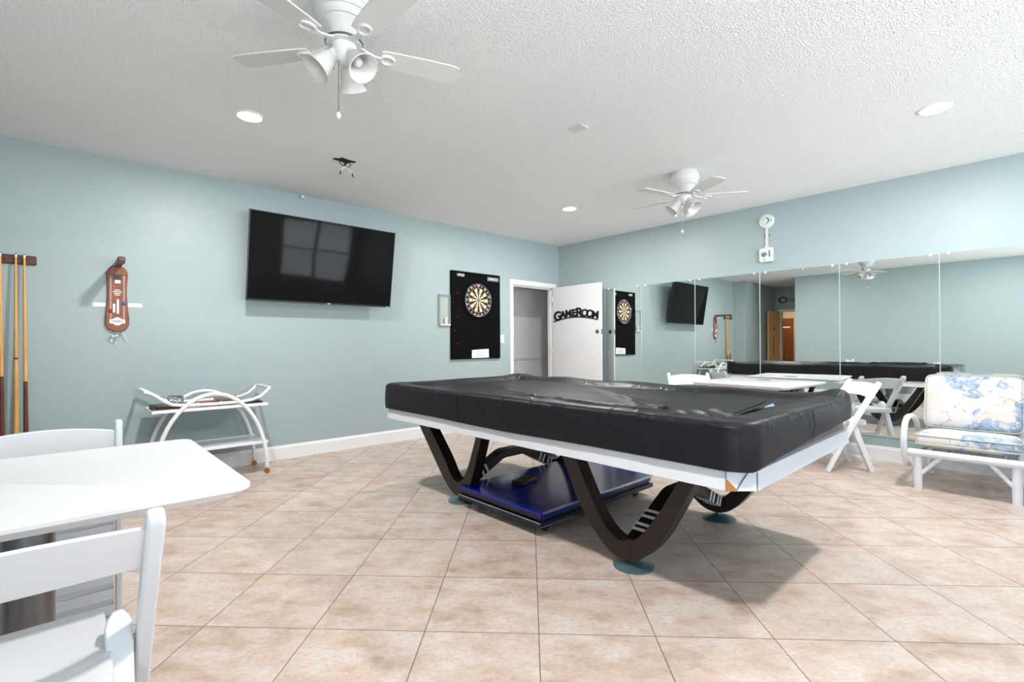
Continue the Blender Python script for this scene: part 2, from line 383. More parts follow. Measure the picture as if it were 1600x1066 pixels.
# door casing
b = MB(); cw = .062
b.bb((0, DY0-cw, 0), (.016, DY0, DZ+cw)); b.bb((0, DY1, 0), (.016, DY1+cw*.8, DZ+cw)); b.bb((0, DY0, DZ), (.016, DY1, DZ+cw))
b.bb((-T, DY0-.001, 0), (0, DY0+.012, DZ)); b.bb((-T, DY1-.012, 0), (0, DY1+.001, DZ)); b.bb((-T, DY0, DZ-.012), (0, DY1, DZ+.001))
b.bb((-.075, DY0+.012, 0), (-.05, DY0+.026, DZ-.012)); b.bb((-.075, DY1-.026, 0), (-.05, DY1-.012, DZ-.012)); b.bb((-.075, DY0+.012, DZ-.03), (-.05, DY1-.012, DZ-.012))
struct(b, 'trim_2', M['trim'], bevel=.002)
# open white door leaf
d = thing('door_1', 'open white flat door leaf standing against the mirrored wall', 'door', (.022, DY1-.005, .008), R(-.6)); d['kind'] = 'structure'
MB().bb((0, -.036, 0), (.93, 0, 2.035)).build('door_panel', M['door'], d, bevel=.002)
b = MB()
for sg, y in ((-1, -.036), (1, 0)):
    b.lathe([(.03, 0), (.03, .006), (.018, .012), (.014, .02), (.0, .022)], 20, (.868, y, 1.325), Matrix.Rotation(R(90 if sg < 0 else -90), 3, 'X'))
b.bb((.9295, -.03, 1.29), (.932, -.006, 1.36)); b.build('deadbolt', M['chain'], d, label='small metal deadbolt')
b = MB()
for z in (.25, 1.05, 1.85): b.tube([(-.004, -.038, z-.045), (-.004, -.038, z+.045)], .006)
b.each('hinge', M['trim'], d)
# baseboards
def bboard(name, x0, y0, x1, y1):
    dx, dy = x1-x0, y1-y0; L = math.hypot(dx, dy); an = math.atan2(dy, dx); b = MB()
    prof = [(0, 0), (.016, 0), (.016, .115), (.011, .128), (.008, .14), (0, .14)]
    c, s_ = math.cos(an), math.sin(an)
    b.prism(prof, 0, L, lambda u, v, h: (x0+c*h+s_*u, y0+s_*h-c*u, v)); return struct(b, name, M['trim'], smooth=20)
bboard('baseboard_left', 0, YR, 0, DY0-cw)
bboard('baseboard_right', 0, 0, X2, 0)
bboard('baseboard_rear', XR1, YN, X2, YN).location = (0, 0, 0)
# flip the rear one so it stands on the room side
o = bpy.data.objects['baseboard_rear']; o.matrix_world = Matrix.Translation((XR1+X2, 2*YN, 0)) @ Matrix.Rotation(PI, 4, 'Z')
bboard('baseboard_column', 0, YR, XR0, YR); o = bpy.data.objects['baseboard_column']; o.matrix_world = Matrix.Translation((XR0, 2*YR, 0)) @ Matrix.Rotation(PI, 4, 'Z')
# windows: the first shows in the TV, the other two are added for light
def window(n, c, wd, z0, z1, axis):
    e = bpy.data.objects.new('window_%d' % n, None); COL.objects.link(e); e['kind'] = 'structure'; e['label'] = 'white framed window out of view that lights the room'
    e.location = c; e.rotation_euler = (0, 0, axis); hw = wd/2; b = MB()
    for a in ((-hw, -.05, z0), (hw-.05, -.05, z0)): b.bb(a, (a[0]+.05, .05, z1))
    b.bb((-hw, -.05, z0), (hw, .05, z0+.05)); b.bb((-hw, -.05, z1-.05), (hw, .05, z1)); b.bb((-.035, -.045, z0), (.035, .045, z1)); zm = (z0+z1)/2
    b.bb((-hw, -.03, zm-.02), (hw, .03, zm+.02)); b.bb((-hw-.05, -.09, z0-.03), (hw+.05, 0, z0))
    b.build('window_frame', M['trim'], e, bevel=.003)
    MB().bb((-hw+.03, .0, z0+.03), (hw-.03, .004, z1-.03)).build('pane', M['pane'], e)
    return e
window(1, (X2+.06, (WIN[0][0]+WIN[0][1])/2, 0), WIN[0][1]-WIN[0][0], WIN[0][2], WIN[0][3], R(-90))
window(2, (X2+.06, (WIN[1][0]+WIN[1][1])/2, 0), WIN[1][1]-WIN[1][0], WIN[1][2], WIN[1][3], R(-90))  # unseen window, added and widened to bring in more light
window(3, ((WR[0]+WR[1])/2, YN-.06, 0), WR[1]-WR[0], WR[2], WR[3], R(180))  # unseen window added behind the camera for more light
b = MB()
for k in range(18): z = WIN[0][2]+.07+k*.036; b.box((X2+.028, -1.075, z), (.022, 1.58, .0012), ry=R(24))
tag(b.build('window_blind', M['blind'], smooth=0), 'white slatted blind drawn over lower half of the window reflected in the TV', 'blind')

# tan door folded back in the alcove, brown door across the corridor
d = thing('door_2', 'tan wooden door standing open in the rear alcove, seen in the mirror', 'door', (.44, YB+.02, .01), R(91)); d['kind'] = 'structure'
MB().bb((0, 0, 0), (.8, .036, 2.03)).build('door_panel', M['tan'], d, bevel=.002)
b = MB().bb((.40, -.003, 1.52), (.48, .0, 1.62)); b.build('sign_plate', M['black'], d, label='small black sign plate')
b = MB(); b.bb((.46, -.004, .85), (.50, .0, 1.35)); b.build('push_plate', M['rackw'], d, label='long dark push plate')
d = thing('door_3', 'red-brown wooden door across the corridor, seen in the mirror', 'door', (-.75, YB-1.99, .01)); d['kind'] = 'structure'
b = MB(); b.bb((0, 0, 0), (.9, .04, 1.95))
for k in range(1, 6): b.bb((k*.15-.004, .04, .05), (k*.15+.004, .044, 1.9))
b.build('door_panel', M['redbrown'], d)
MB().bb((.56, .045, 1.35), (.62, .05, 1.52)).build('notice', M['paper'], d, label='white notice')
MB().bb((.5, .045, 1.66), (.82, .05, 1.70)).build('name_strip', M['paper'], d, label='pale strip of lettering')
b = MB(); b.bb((.40, YB, 0), (.46, YB+.015, 2.11)); b.bb((.46, YB, 2.05), (XR1, YB+.015, 2.11)); struct(b, 'trim_3', M['trim'])
t = thing('wall_conduit', 'painted conduit with a hanging loop high in the alcove, seen in the mirror', 'conduit', (0, 0, 0))
MB().tube([(.62, YB+.04, 2.36), (XR1, YB+.04, 2.36)], .025).build('pipe', M['pipe'], t)
MB().tube([(.52+.09*math.cos(a), YB+.06, 2.36+.07*math.sin(a)) for a in [k*PI/10 for k in range(20)]], .014, closed=True).build('hose_loop', M['wire'], t)

# mirror panels (tilted back a hair, as their reflections show)
MZ0, MZ1 = .246, 1.958; ta = .0023
xs = [.905, 1.503, 2.274, 3.046, 3.818, 4.590, 5.362, 6.134]
names = ['narrow first mirror panel reflecting the dartboard, partly behind the open white door', 'mirror panel reflecting the near half of the television, second from the door',
         'mirror panel reflecting the cue rack and ring toss board, above the far white table', 'mirror panel reflecting alcove and tan door, fourth from the door',
         'mirror panel reflecting the ceiling fan, behind the right folding chair', 'mirror panel directly above the floral armchair, at right edge of the photo']
for k in range(6):
    x0, x1 = xs[k], xs[k+1]
    t = thing('mirror_panel', names[k], 'mirror', ((x0+x1)/2, -.003, MZ0), 0, 'wall mirror panels'); hw = (x1-x0)/2-.0015; hh = MZ1-MZ0
    mb = MB(); sh = ta*hh
    vs = [(-hw, -.005-0*sh, 0), (hw, -.005, 0), (hw, -.005+sh, hh), (-hw, -.005+sh, hh), (-hw, 0, 0), (hw, 0, 0), (hw, .003, hh), (-hw, .003, hh)]
    mb.add(vs, [(0, 1, 2, 3), (4, 7, 6, 5), (0, 4, 5, 1), (3, 2, 6, 7), (0, 3, 7, 4), (1, 5, 6, 2)]); mb.build('glass', M['mirror'], t, smooth=0)
    mb = MB(); mb.bb((hw-.0018, -.0075, 0), (hw+.0028, .002, hh)); mb.build('seam', M['seam'], t, label='pale ground edge of the glass')
    mb = MB()
    for dx in (-hw+.06, hw-.06): mb.lathe([(.011, 0), (.012, .006), (.0, .01)], 12, (dx, -.004, hh-.004), Matrix.Rotation(R(90), 3, 'X'))
    mb.each('clip', M['clip'], t, label='small clear plastic clip')
    b = MB(); b.box((0, -.001, -.006), (2*hw, .008, .014)); b.build('bottom_channel', M['seam'], t)

# ------------------------------------------------------------------ pool table
tx0, tx1, ty0, ty1 = 1.60, 4.45, -3.985, -2.45; cx_, cy_ = (tx0+tx1)/2, (ty0+ty1)/2
t = thing('pool_table', 'large pool table with dark V legs and chipped white apron under black cover', 'pool table', (cx_, cy_, 0))
A, B = (tx1-tx0)/2, (ty1-ty0)/2
def ring(a, b, c, n=1):      # chamfered rectangle
    return [(-a+c, -b), (a-c, -b), (a, -b+c), (a, b-c), (a-c, b), (-a+c, b), (-a, b-c), (-a, -b+c)]
b = MB(); lv = [(A, B, .085, .57), (A-.008, B-.008, .08, .645), (A-.045, B-.045, .06, .652), (A-.045, B-.045, .06, .60), (A-.03, B-.03, .08, .57)]
vs = []; fs = []
for (a_, b_, c_, z_) in lv: vs += [(x, y, z_) for x, y in ring(a_, b_, c_)]
for i in range(len(lv)):
    j = (i+1) % len(lv)
    for k in range(8): l = (k+1) % 8; fs.append((i*8+k, i*8+l, j*8+l, j*8+k))
b.add(vs, fs); ap = b.build('apron', M['apron'], t, smooth=20, bevel=.002)
b = MB()   # joints in the painted corner block and the bare chip
b.box((A-.0855, -B-.0005, .607), (.003, .004, .075), rz=0); b.box((A-.0005, -B+.086, .607), (.004, .003, .075))
b.box((A-.0425, -B+.0425, .607), (.003, .006, .088), rz=R(45), ry=R(33))
b.each('joint_line', M['ink'], ap, label='thin grey joint line at the near corner')
b = MB(); b.prism([(0, 0), (.042, 0), (.034, .012), (.018, .03), (.004, .045), (0, .045)], 0, .003, lambda u, v, h: (A-.083+u*.72, -B-.002-h+u*.72, .5715+v)); b.build('bare_chip', M['cork'], ap, label='bare brown wood where paint has chipped')
b = MB(); b.bb((-A+.05, -B+.05, .56), (A-.03, B-.05, .80)); b.build('cabinet', M['body'], t, bevel=.03)
b = MB(); b.bb((-A+.1, -B+.12, .568), (A-.1, B-.12, .62)); b.build('underframe', M['dark'], t, bevel=.01)
# bent V legs, front and back rows
V2o = [(3.295, .60), (3.344, .496), (3.395, .4), (3.452, .288), (3.545, .168), (3.64, .080), (3.715, .047), (3.79, .050), (3.862, .084), (3.954, .185), (4.03, .311), (4.124, .493), (4.18, .60)]
V2i = [(4.105, .60), (4.046, .491), (3.95, .33), (3.86, .205), (3.79, .145), (3.72, .140), (3.65, .178), (3.58, .262), (3.50, .40), (3.45, .495), (3.40, .60)]
V1o = [(1.745, .60), (1.829, .508), (1.95, .374), (2.08, .232), (2.16, .150), (2.24, .085), (2.32, .055), (2.40, .065), (2.465, .13), (2.52, .25), (2.604, .495), (2.64, .60)]
V1i = [(2.585, .60), (2.545, .495), (2.48, .33), (2.42, .21), (2.375, .165), (2.325, .155), (2.26, .185), (2.17, .30), (2.0, .48), (1.89, .60)]
yf0, yf1 = -3.78-cy_, -3.695-cy_
lbl = {(1, 0): 'front leg nearer the camera, bands of white tape on its brace', }
def cr(P, n=4):
    out = []
    for i in range(len(P)-1):
        p0, p1, p2, p3 = P[max(i-1, 0)], P[i], P[i+1], P[min(i+2, len(P)-1)]
        for k in range(n):
            u = k/n; out.append(tuple(.5*((2*p1[j])+(-p0[j]+p2[j])*u+(2*p0[j]-5*p1[j]+4*p2[j]-p3[j])*u*u+(-p0[j]+3*p1[j]-3*p2[j]+p3[j])*u**3) for j in range(len(p1))))
    return out+[P[-1]]
V1o, V1i, V2o, V2i = cr(V1o), cr(V1i), cr(V2o), cr(V2i)
for (o_, i_) in ((V1o, V1i), (V2o, V2i)):
    poly = [(x-cx_, z) for x, z in o_+i_]
    for (ya, yb) in ((yf0, yf1), (-yf1, -yf0)):
        MB().prism(poly, ya, yb, lambda u, v, h: (u, h, v)).build('leg', M['dark'], t, smooth=50)
# arched cross braces and feet
for xb, zt in ((2.31-cx_, .30), (3.77-cx_, .30)):
    pth = [(-.50, .105), (-.16, .272), (-.13, .285), (-.10, .292), (.10, .292), (.13, .285), (.16, .272), (.50, .105)]
    bo = MB().bar([(xb, y_, z_) for y_, z_ in pth], .085, .064, (1, 0, 0)).build('brace', M['dark'], t, smooth=50, bevel=.004)
    b = MB()
    for sg in (-1, 1):
        for y_ in (-.425, -.39, -.335, -.295):
            b.box((xb, sg*y_, .105+(.5+y_)*.491), (.089, .019, .068), rx=-sg*R(-26))
    b.each('tape_band', M['tape'], bo, label='band of white tape')
    for yb in (-.50, .50):
        b = MB(); b.lathe([(.104, 0), (.104, .006), (.09, .014), (.05, .022), (.022, .034), (.016, .06), (.016, .085)], 32, (xb, yb, 0)); b.build('foot', M['disc'], t)
# vinyl cover -------------------------------------------------------------
def rrect(a, b, r, n):
    pts = []; r = min(r, a, b); segs = [(2*(a-r), 0), (r*PI/2, 1), (2*(b-r), 2), (r*PI/2, 3), (2*(a-r), 4), (r*PI/2, 5), (2*(b-r), 6), (r*PI/2, 7)]
    return segs
def rr_pts(a, b, r):
    pts = []; NL, NS, NC = 190, 104, 9
    r = max(min(r, a-1e-4, b-1e-4), .0001)
    def arc(cx, cy, a0): return [(cx+r*math.cos(a0+PI/2*k/NC), cy+r*math.sin(a0+PI/2*k/NC)) for k in range(NC)]
    def line(x0, y0, x1, y1, n): return [(x0+(x1-x0)*k/n, y0+(y1-y0)*k/n) for k in range(n)]
    pts += line(-a+r, -b, a-r, -b, NL)+arc(a-r, -b+r, -PI/2)+line(a, -b+r, a, b-r, NS)+arc(a-r, b-r, 0)
    pts += line(a-r, b, -a+r, b, NL)+arc(-a+r, b-r, PI/2)+line(-a, b-r, -a, -b+r, NS)+arc(-a+r, -b+r, PI)
    return pts
def cr0(P):
    if len(P) < 3: return P
    out = []
    for i in range(len(P)-1):
        p0, p1, p2, p3 = P[max(i-1, 0)], P[i], P[i+1], P[min(i+2, len(P)-1)]
        for k in range(4):
            u = k/4; out.append(tuple(.5*((2*p1[j])+(-p0[j]+p2[j])*u+(2*p0[j]-5*p1[j]+4*p2[j]-p3[j])*u*u+(-p0[j]+3*p1[j]-3*p2[j]+p3[j])*u**3) for j in (0, 1)))
    return out+[P[-1]]
def seg_d(p, a, b):
    ab = b-a; k = max(0, min(1, (p-a).dot(ab)/ab.length_squared)); return (p-(a+ab*k)).length, k
FOLDS = [(cr0(l), a, b) for l, a, b in [([(3.03, -3.54), (3.40, -3.728), (3.80, -3.80)], .020, .030), ([(2.9, -2.86), (3.44, -3.30), (3.86, -3.735)], .013, .035),
         ([(3.2, -3.786), (3.7, -3.92), (4.1, -3.89)], .016, .022), ([(3.97, -3.62), (4.12, -3.76)], .014, .022), ([(4.02, -3.56), (4.2, -3.72)], .014, .02), ([(4.1, -3.5), (4.27, -3.66)], .012, .02),
         ([(2.6, -3.5), (3.1, -3.65), (3.5, -3.82)], .014, .035), ([(3.35, -3.2), (3.7, -3.45), (4.0, -3.55)], .012, .04), ([(2.2, -3.2), (2.6, -3.5)], .008, .05), ([(3.9, -3.78), (4.08, -3.86)], .02, .016), ([(2.9, -3.72), (2.98, -3.62)], .018, .02), ([(3.15, -3.0), (3.9, -3.35)], .007, .04), ([(4.15, -2.9), (4.3, -2.6)], .01, .03), ([(3.3, -3.86), (3.62, -3.80), (3.95, -3.84), (4.15, -3.80)], .018, .018), ([(2.5, -3.86), (2.9, -3.84), (3.2, -3.88)], .012, .02), ([(2.9, -2.6), (3.3, -2.62), (3.9, -2.58)], .008, .03), ([(4.0, -3.45), (4.2, -3.56), (4.3, -3.75)], .012, .018)]]
def cover_top(x, y, inset):
    X, Y = x+cx_, y+cy_; p = Vector((X, Y))
    k = min(1, max(0, (inset-.11)/.12)); k = k*k*(3-2*k)
    z = .842-.034*k
    n = noise.fractal(Vector((X*1.6, Y*1.6, 3.1)), .8, 2.0, 3)*.007*min(1, inset/.05+.2); z += n
    for pl, amp, wd in FOLDS:
        best = 9; tt = 0; n_s = len(pl)-1
        for q, (a, b_) in enumerate(zip(pl, pl[1:])):
            d_, k_ = seg_d(p, Vector(a), Vector(b_))
            if d_ < best: best = d_; tt = (q+k_)/n_s
        if best < wd*3.2: z += amp*1.15*math.exp(-(best/wd)**2)*(math.sin(PI*(.06+.88*tt))**.7)
    for (bx, by, amp, wd) in ((4.385, -2.53, .034, .075), (1.7, -2.53, .022, .12), (1.72, -3.9, .004, .1), (4.36, -3.85, .006, .07)):
        z += amp*math.exp(-((X-bx)**2+(Y-by)**2)/wd**2)
    z += .006*math.sin(X*9)*math.exp(-((Y+2.5)/.08)**2)
    return z
rings = []; CA, CB = A+.012, B+.012
zr = .03
ins = [B*.985-k*(B*.985-.03)/74 for k in range(75)]
for d_ in ins: rings.append([(x, y, cover_top(x, y, d_)) for x, y in rr_pts(CA-d_, CB-d_, max(.12-d_*.4, .02))])
for k in range(1, 7):
    an = PI/2*k/6; d_ = .03*(1-math.sin(an)); rings.append([(x, y, cover_top(x, y, 0)-.03*(1-math.cos(an))) for x, y in rr_pts(CA-d_, CB-d_, .12-d_*.4)])
def hem(x, y):
    z = .648
    if x > A-.12: z += .078*max(0, min(1, (y+B-.06)/(2*B)))**.55*min(1, (x-(A-.12))/.1)
    if y > B-.05: z += .02
    return z+.006*math.sin(x*3.1+y*2)
NS_ = 12
top = rings[-1]
for k in range(1, NS_+1):
    f_ = k/NS_; rg = []
    for i, (x, y, z) in enumerate(top):
        hz = hem(x, y); zz = z+(hz-z)*f_
        wv = .006*noise.noise(Vector((x*3.2, y*3.2, zz*2)))+.010*math.sin(f_*PI)*(.4+.6*noise.noise(Vector((x*1.3, y*1.3, 5))))
        l = math.hypot(x/A, y/B); nx = 1 if abs(x) > CA-.13 else 0; ny = 1 if abs(y) > CB-.13 else 0
        rg.append((x+math.copysign(wv, x)*nx, y+math.copysign(wv, y)*ny, zz))
    rings.append(rg)
# inner face of the hem
rings.append([(x*.992, y*.992, z+.002) for x, y, z in rings[-1]])
n_ = len(rings[0]); vs = [p for rg in rings for p in rg]; fs = []
for i in range(len(rings)-1):
    for k in range(n_): l = (k+1) % n_; fs.append((i*n_+k, i*n_+l, (i+1)*n_+l, (i+1)*n_+k))
c = thing('table_cover', 'black vinyl cover draped over the pool table', 'cover', (cx_, cy_, 0))
b = MB().add(vs, fs)
# close the thin centre strip
ring0 = list(range(n_)); NL, NSs, NC = 190, 104, 9
bot = ring0[0:NL+1]; topi = ring0[NL+NC+NSs+NC:NL+NC+NSs+NC+NL+1]; topr = list(reversed(topi))
b.f += [(bot[k], bot[k+1], topr[k+1], topr[k]) for k in range(NL)]
b.f += [tuple(ring0[NL:NL+NC+NSs+NC+1]), tuple(ring0[NL+NC+NSs+NC+NL:]+[0])]; b.mi = [0]*len(b.f)
cv = b.build('cover_sheet', M['cover'], c, smooth=60)
# torn flap near the right end
b = MB(); P0 = Vector((4.235-cx_, -3.62-cy_, .822)); P1 = Vector((4.20-cx_, -3.17-cy_, .826)); P2 = Vector((4.255-cx_, -3.22-cy_, .858)); P3 = Vector((4.25-cx_, -3.42-cy_, .842))
b.add([P0, P1, P2, P3, P0-Vector((0, 0, .004)), P1-Vector((.02, 0, .006)), P2+Vector((-.02, .01, -.003)), P3-Vector((.012, 0, .004))], [(0, 1, 2, 3), (4, 7, 6, 5), (0, 4, 5, 1), (1, 5, 6, 2), (2, 6, 7, 3), (3, 7, 4, 0)])
fl = b.build('torn_flap', M['cover'], c, smooth=60)
b = MB(); b.add([(4.262-cx_, -3.30-cy_, .826), (4.274-cx_, -3.19-cy_, .826), (4.264-cx_, -3.185-cy_, .838), (4.258-cx_, -3.28-cy_, .829)], [(0, 1, 2, 3)])
b.build('exposed_lining', M['flap'], fl, label='pale blue felt showing under the tear')
b = MB()   # side seams
xs_ = 2.62-cx_
b.tube([(xs_, -CB-.0065, .83), (xs_, -CB-.012, .75), (xs_, -CB-.0075, .655)], .0025)
b.tube([(CA+.007, -3.28-cy_, .83), (CA+.013, -3.26-cy_, .76), (CA+.008, -3.28-cy_, .70)], .0025); b.each('seam', M['black'], c)

# blue folded platform under the table -------------------------------------
t = thing('folded_games_table', 'low blue folded tabletop on casters lying under the pool table', 'table', (2.405, -3.82, 0))
bw, bl = .80, 1.24
MB().bb((.012, .012, .11), (bw-.012, bl-.012, .148)).build('upper_top', M['blue'], t, bevel=.002)
MB().bb((.0, .0, .062), (bw, bl, .092)).build('lower_top', M['bluedge'], t, bevel=.002)
MB().bb((.02, .02, .09), (bw-.02, bl-.02, .112)).build('gap_frame', M['black'], t)
for (a, c_) in (((0, 0, .138), (bw, .018, .15)), ((0, bl-.012, .138), (bw, bl, .15)), ((0, .012, .138), (.012, bl-.012, .15)), ((bw-.012, .012, .138), (bw, bl-.012, .15)), ((-.002, -.002, .086), (bw, .0, .093)), ((bw, -.002, .064), (bw+.002, .3, .07))):
    MB().bb(a, c_).build('edge_strip', M['alum'] if a[1] != 0 or a[2] < .1 else M['blue'], t)
MB().bb((.0, .0, .112), (bw, .012, .138)).build('side_apron', M['bluedge'], t)
for (x, y) in ((.1, .12), (bw-.08, .12), (.1, bl-.12), (bw-.08, bl-.12)):
    k = MB(); k.tube([(x-.012, y, .028), (x+.012, y, .028)], .028, 16); k.bb((x-.016, y-.012, .03), (x+.016, y+.012, .064)); k.build('caster', M['black'], t)
b = MB(); b.box((.26, .40, .162), (.10, .19, .028), rz=.2); tag(b.build('dark_box', M['black'], bevel=.006), 'small black box lying on the blue folded tabletop', 'box').location = (2.405, -3.82, 0)

# ------------------------------------------------------------------ white square tables
def sq_table(loc, rz, label):
    t = thing('cafe_table', label, 'table', loc, rz, 'white square tables'); b = MB()
    hx, hy = .47, .475; r = .05
    def rr(hx, hy, r, z):
        p = []
        for (sx, sy, a0) in ((1, -1, -PI/2), (1, 1, 0), (-1, 1, PI/2), (-1, -1, PI)):
            for k in range(7): a = a0+PI/2*k/6; p.append((sx*(hx-r)+r*math.cos(a), sy*(hy-r)+r*math.sin(a), z))
        return p
    lv = [rr(hx-.004, hy-.004, r, .76), rr(hx, hy, r, .757), rr(hx, hy, r, .747), rr(hx-.035, hy-.035, r*.7, .723)]
    vs = sum(lv, []); n = len(lv[0]); fs = [tuple(range(n)), tuple(reversed(range(3*n, 4*n)))]
    for i in range(3):
        for k in range(n): l = (k+1) % n; fs.append((i*n+k, (i+1)*n+k, (i+1)*n+l, i*n+l))
    b.add(vs, fs).build('tabletop', M['laminate'], t, smooth=30)
    MB().lathe([(.058, .03), (.058, .715)], 40).build('column', M['steel'], t)
    MB().bb((-.2, -.2, .71), (.2, .2, .722)).build('mounting_plate', M['black'], t)
    MB().lathe([(.29, 0), (.29, .006), (.27, .014), (.12, .028), (.075, .04)], 48).build('base', M['basegrey'], t)
    return t
tabL = sq_table((3.225, -5.978, 0), 0, 'white square pedestal table in the near left corner, chairs on both sides')
tabR = dup(tabL, (3.25, -.64, 0), R(-5), 'white square pedestal table standing against the mirrors behind the pool table')
b = MB().bb((-.03, -.02, 0), (.09, .03, .004)); o = tag(b.build('table_placard', M['ink']), 'small flat grey card on the far white table', 'card'); o.location = (3.2, -.42, .7605)
o.rotation_euler = (0, 0, R(-5))

# ------------------------------------------------------------------ white folding chairs (faces +x)
def folding_chair(label, loc, rz):
    t = thing('folding_chair', label, 'chair', loc, rz, 'white resin folding chairs'); W = .225
    for sg in (-1, 1):
        y = sg*W
        b = MB(); pth = [(.215, y, .0), (.10, y, .235), (-.015, y, .46), (-.115, y, .63), (-.205, y, .778), (-.213, y, .792), (-.217, y, .800), (-.2185, y, .804)]
        b.bar(pth, [.034]*5+[.033, .028, .018], [.034, .04, .046, .046, .044, .038, .028, .014], (0, 1, 0)); b.build('front_leg', M['resin'], t, bevel=.008, smooth=50, label='long leg running up into the back post')
        b = MB(); yi = sg*(W-.048); b.bar([(.022, yi, .515), (.018, yi, .500), (.012, yi, .485), (-.01, yi, .44), (-.10, yi, .2), (-.175, yi, .0)], [.020, .040, .050, .052, .048, .044], [.024, .040, .05, .054, .044, .038], (0, 1, 0))
        b.build('rear_leg', M['resin'], t, bevel=.004, smooth=50)
        b = MB(); b.tube([(-.008, sg*(W+.019), .455), (-.008, sg*(W-.025), .455)], .007); b.tube([(-.175, sg*(W+.0165), .74), (-.175, sg*(W+.0195), .74)], .008); b.each('pivot_bolt', M['clip'], t)
    # seat with rounded corners
    p = []
    for (cx, cy, a0) in ((.185, -.125, -PI/2), (.185, .125, 0), (-.12, .125, PI/2), (-.12, -.125, PI)):
        for k in range(6): a = a0+PI/2*k/5; p.append((cx+.035*math.cos(a), cy+.035*math.sin(a)))
    b = MB(); n = len(p); vs = [(x, y, .452) for x, y in p]+[(x*1.01, y*1.015, .44) for x, y in p]+[(x*1.01, y*1.015, .415) for x, y in p]+[(x*.5, y*.5, .446) for x, y in p]
    fs = [tuple(range(3*n, 4*n)), tuple(reversed(range(2*n, 3*n)))]
    for k in range(n): l = (k+1) % n; fs += [(k, l, 3*n+l, 3*n+k), (k, n+k, n+l, l), (n+k, 2*n+k, 2*n+l, n+l)]
    b.add(vs, fs); b.build('seat', M['resin'], t, smooth=40)
    # crest rail, curved in plan and with a gently arched top
    b = MB(); vs = []; N = 16
    for k in range(N+1):
        u = -1+2*k/N; y = u*(W-.01); bow = -.028*(1-u*u); arc = .018*(1-u*u)
        zt, zb = .768+arc, .658+arc*.7
        for (z, dx) in ((zt, 0), (zb, 0)):
            xx = -.03-(z-.46)*.75+bow-.012+.0
            xx = -.205+(.778-z)*.66+bow
            vs += [(xx-.008, y, z), (xx+.008, y, z)]
    fs = []
    for k in range(N):
        a = k*4; c_ = a+4; fs += [(a, c_, c_+1, a+1), (a+1, c_+1, c_+3, a+3), (a+3, c_+3, c_+2, a+2), (a+2, c_+2, c_, a)]
    fs += [(0, 1, 3, 2), (4*N, 4*N+2, 4*N+3, 4*N+1)]
    b.add(vs, fs); b.build('crest_rail', M['resin'], t, bevel=.006, smooth=50)
    for (x, z) in ((.14, .155), ):
        MB().tube([(x, -W, z), (x, W, z)], .012, 10).build('stretcher', M['resin'], t)
    MB().tube([(-.15, -W+.03, .135), (-.15, W-.03, .135)], .011, 10).build('stretcher', M['resin'], t)
    return t
ch = folding_chair('white folding chair in the near left corner, back towards the camera', (3.718, -5.985, 0), PI)
dup(ch, (3.935, -.555, 0), R(220), 'white folding chair right of the far table, beyond the pool table corner')
dup(ch, (2.52, -.55, 0), R(-46), 'white folding chair left of the far table, turned away from the mirrors')
# folded chair standing upright behind the near table
t = thing('folded_chair', 'white folding chair folded flat and upright behind the near left table', 'chair', (2.60, -5.955, 0), 0, 'white resin folding chairs'); W = .225
for sg in (-1, 1):
    MB().bar([(0, sg*W, 0), (0, sg*W, .5), (-.0, sg*W, .83), (0, sg*W, .845)], .024, [.034, .04, .038, .03], (0, 1, 0)).build('front_leg', M['resin'], t, bevel=.006)
    MB().bar([(-.03, sg*(W-.03), .0), (-.03, sg*(W-.03), .3), (-.03, sg*(W-.03), .52)], .024, .03, (0, 1, 0)).build('rear_leg', M['resin'], t, bevel=.006)
b = MB(); vs = []; N = 16
for k in range(N+1):
    u = -1+2*k/N; y = u*(W-.01); bow = -.02*(1-u*u); arc = .022*(1-u*u)
    for z in (.803+arc, .70+arc*.7): vs += [(bow-.008, y, z), (bow+.008, y, z)]
fs = []
for k in range(N):
    a = k*4; c_ = a+4; fs += [(a, c_, c_+1, a+1), (a+1, c_+1, c_+3, a+3), (a+3, c_+3, c_+2, a+2), (a+2, c_+2, c_, a)]
fs += [(0, 1, 3, 2), (4*N, 4*N+2, 4*N+3, 4*N+1)]
b.add(vs, fs).build('crest_rail', M['resin'], t, bevel=.005, smooth=50)
b = MB(); b.bb((-.012, -.208, .04), (.0, .208, .64))
for k in range(9): b.bb((0, -.206, .045+k*.066), (.016, .206, .088+k*.066))
b.build('seat', M['resin'], t, bevel=.003, label='ribbed underside of the folded seat')
for z in (.025, .68): MB().tube([(0, -W, z), (0, W, z)], .011).build('stretcher', M['resin'], t)

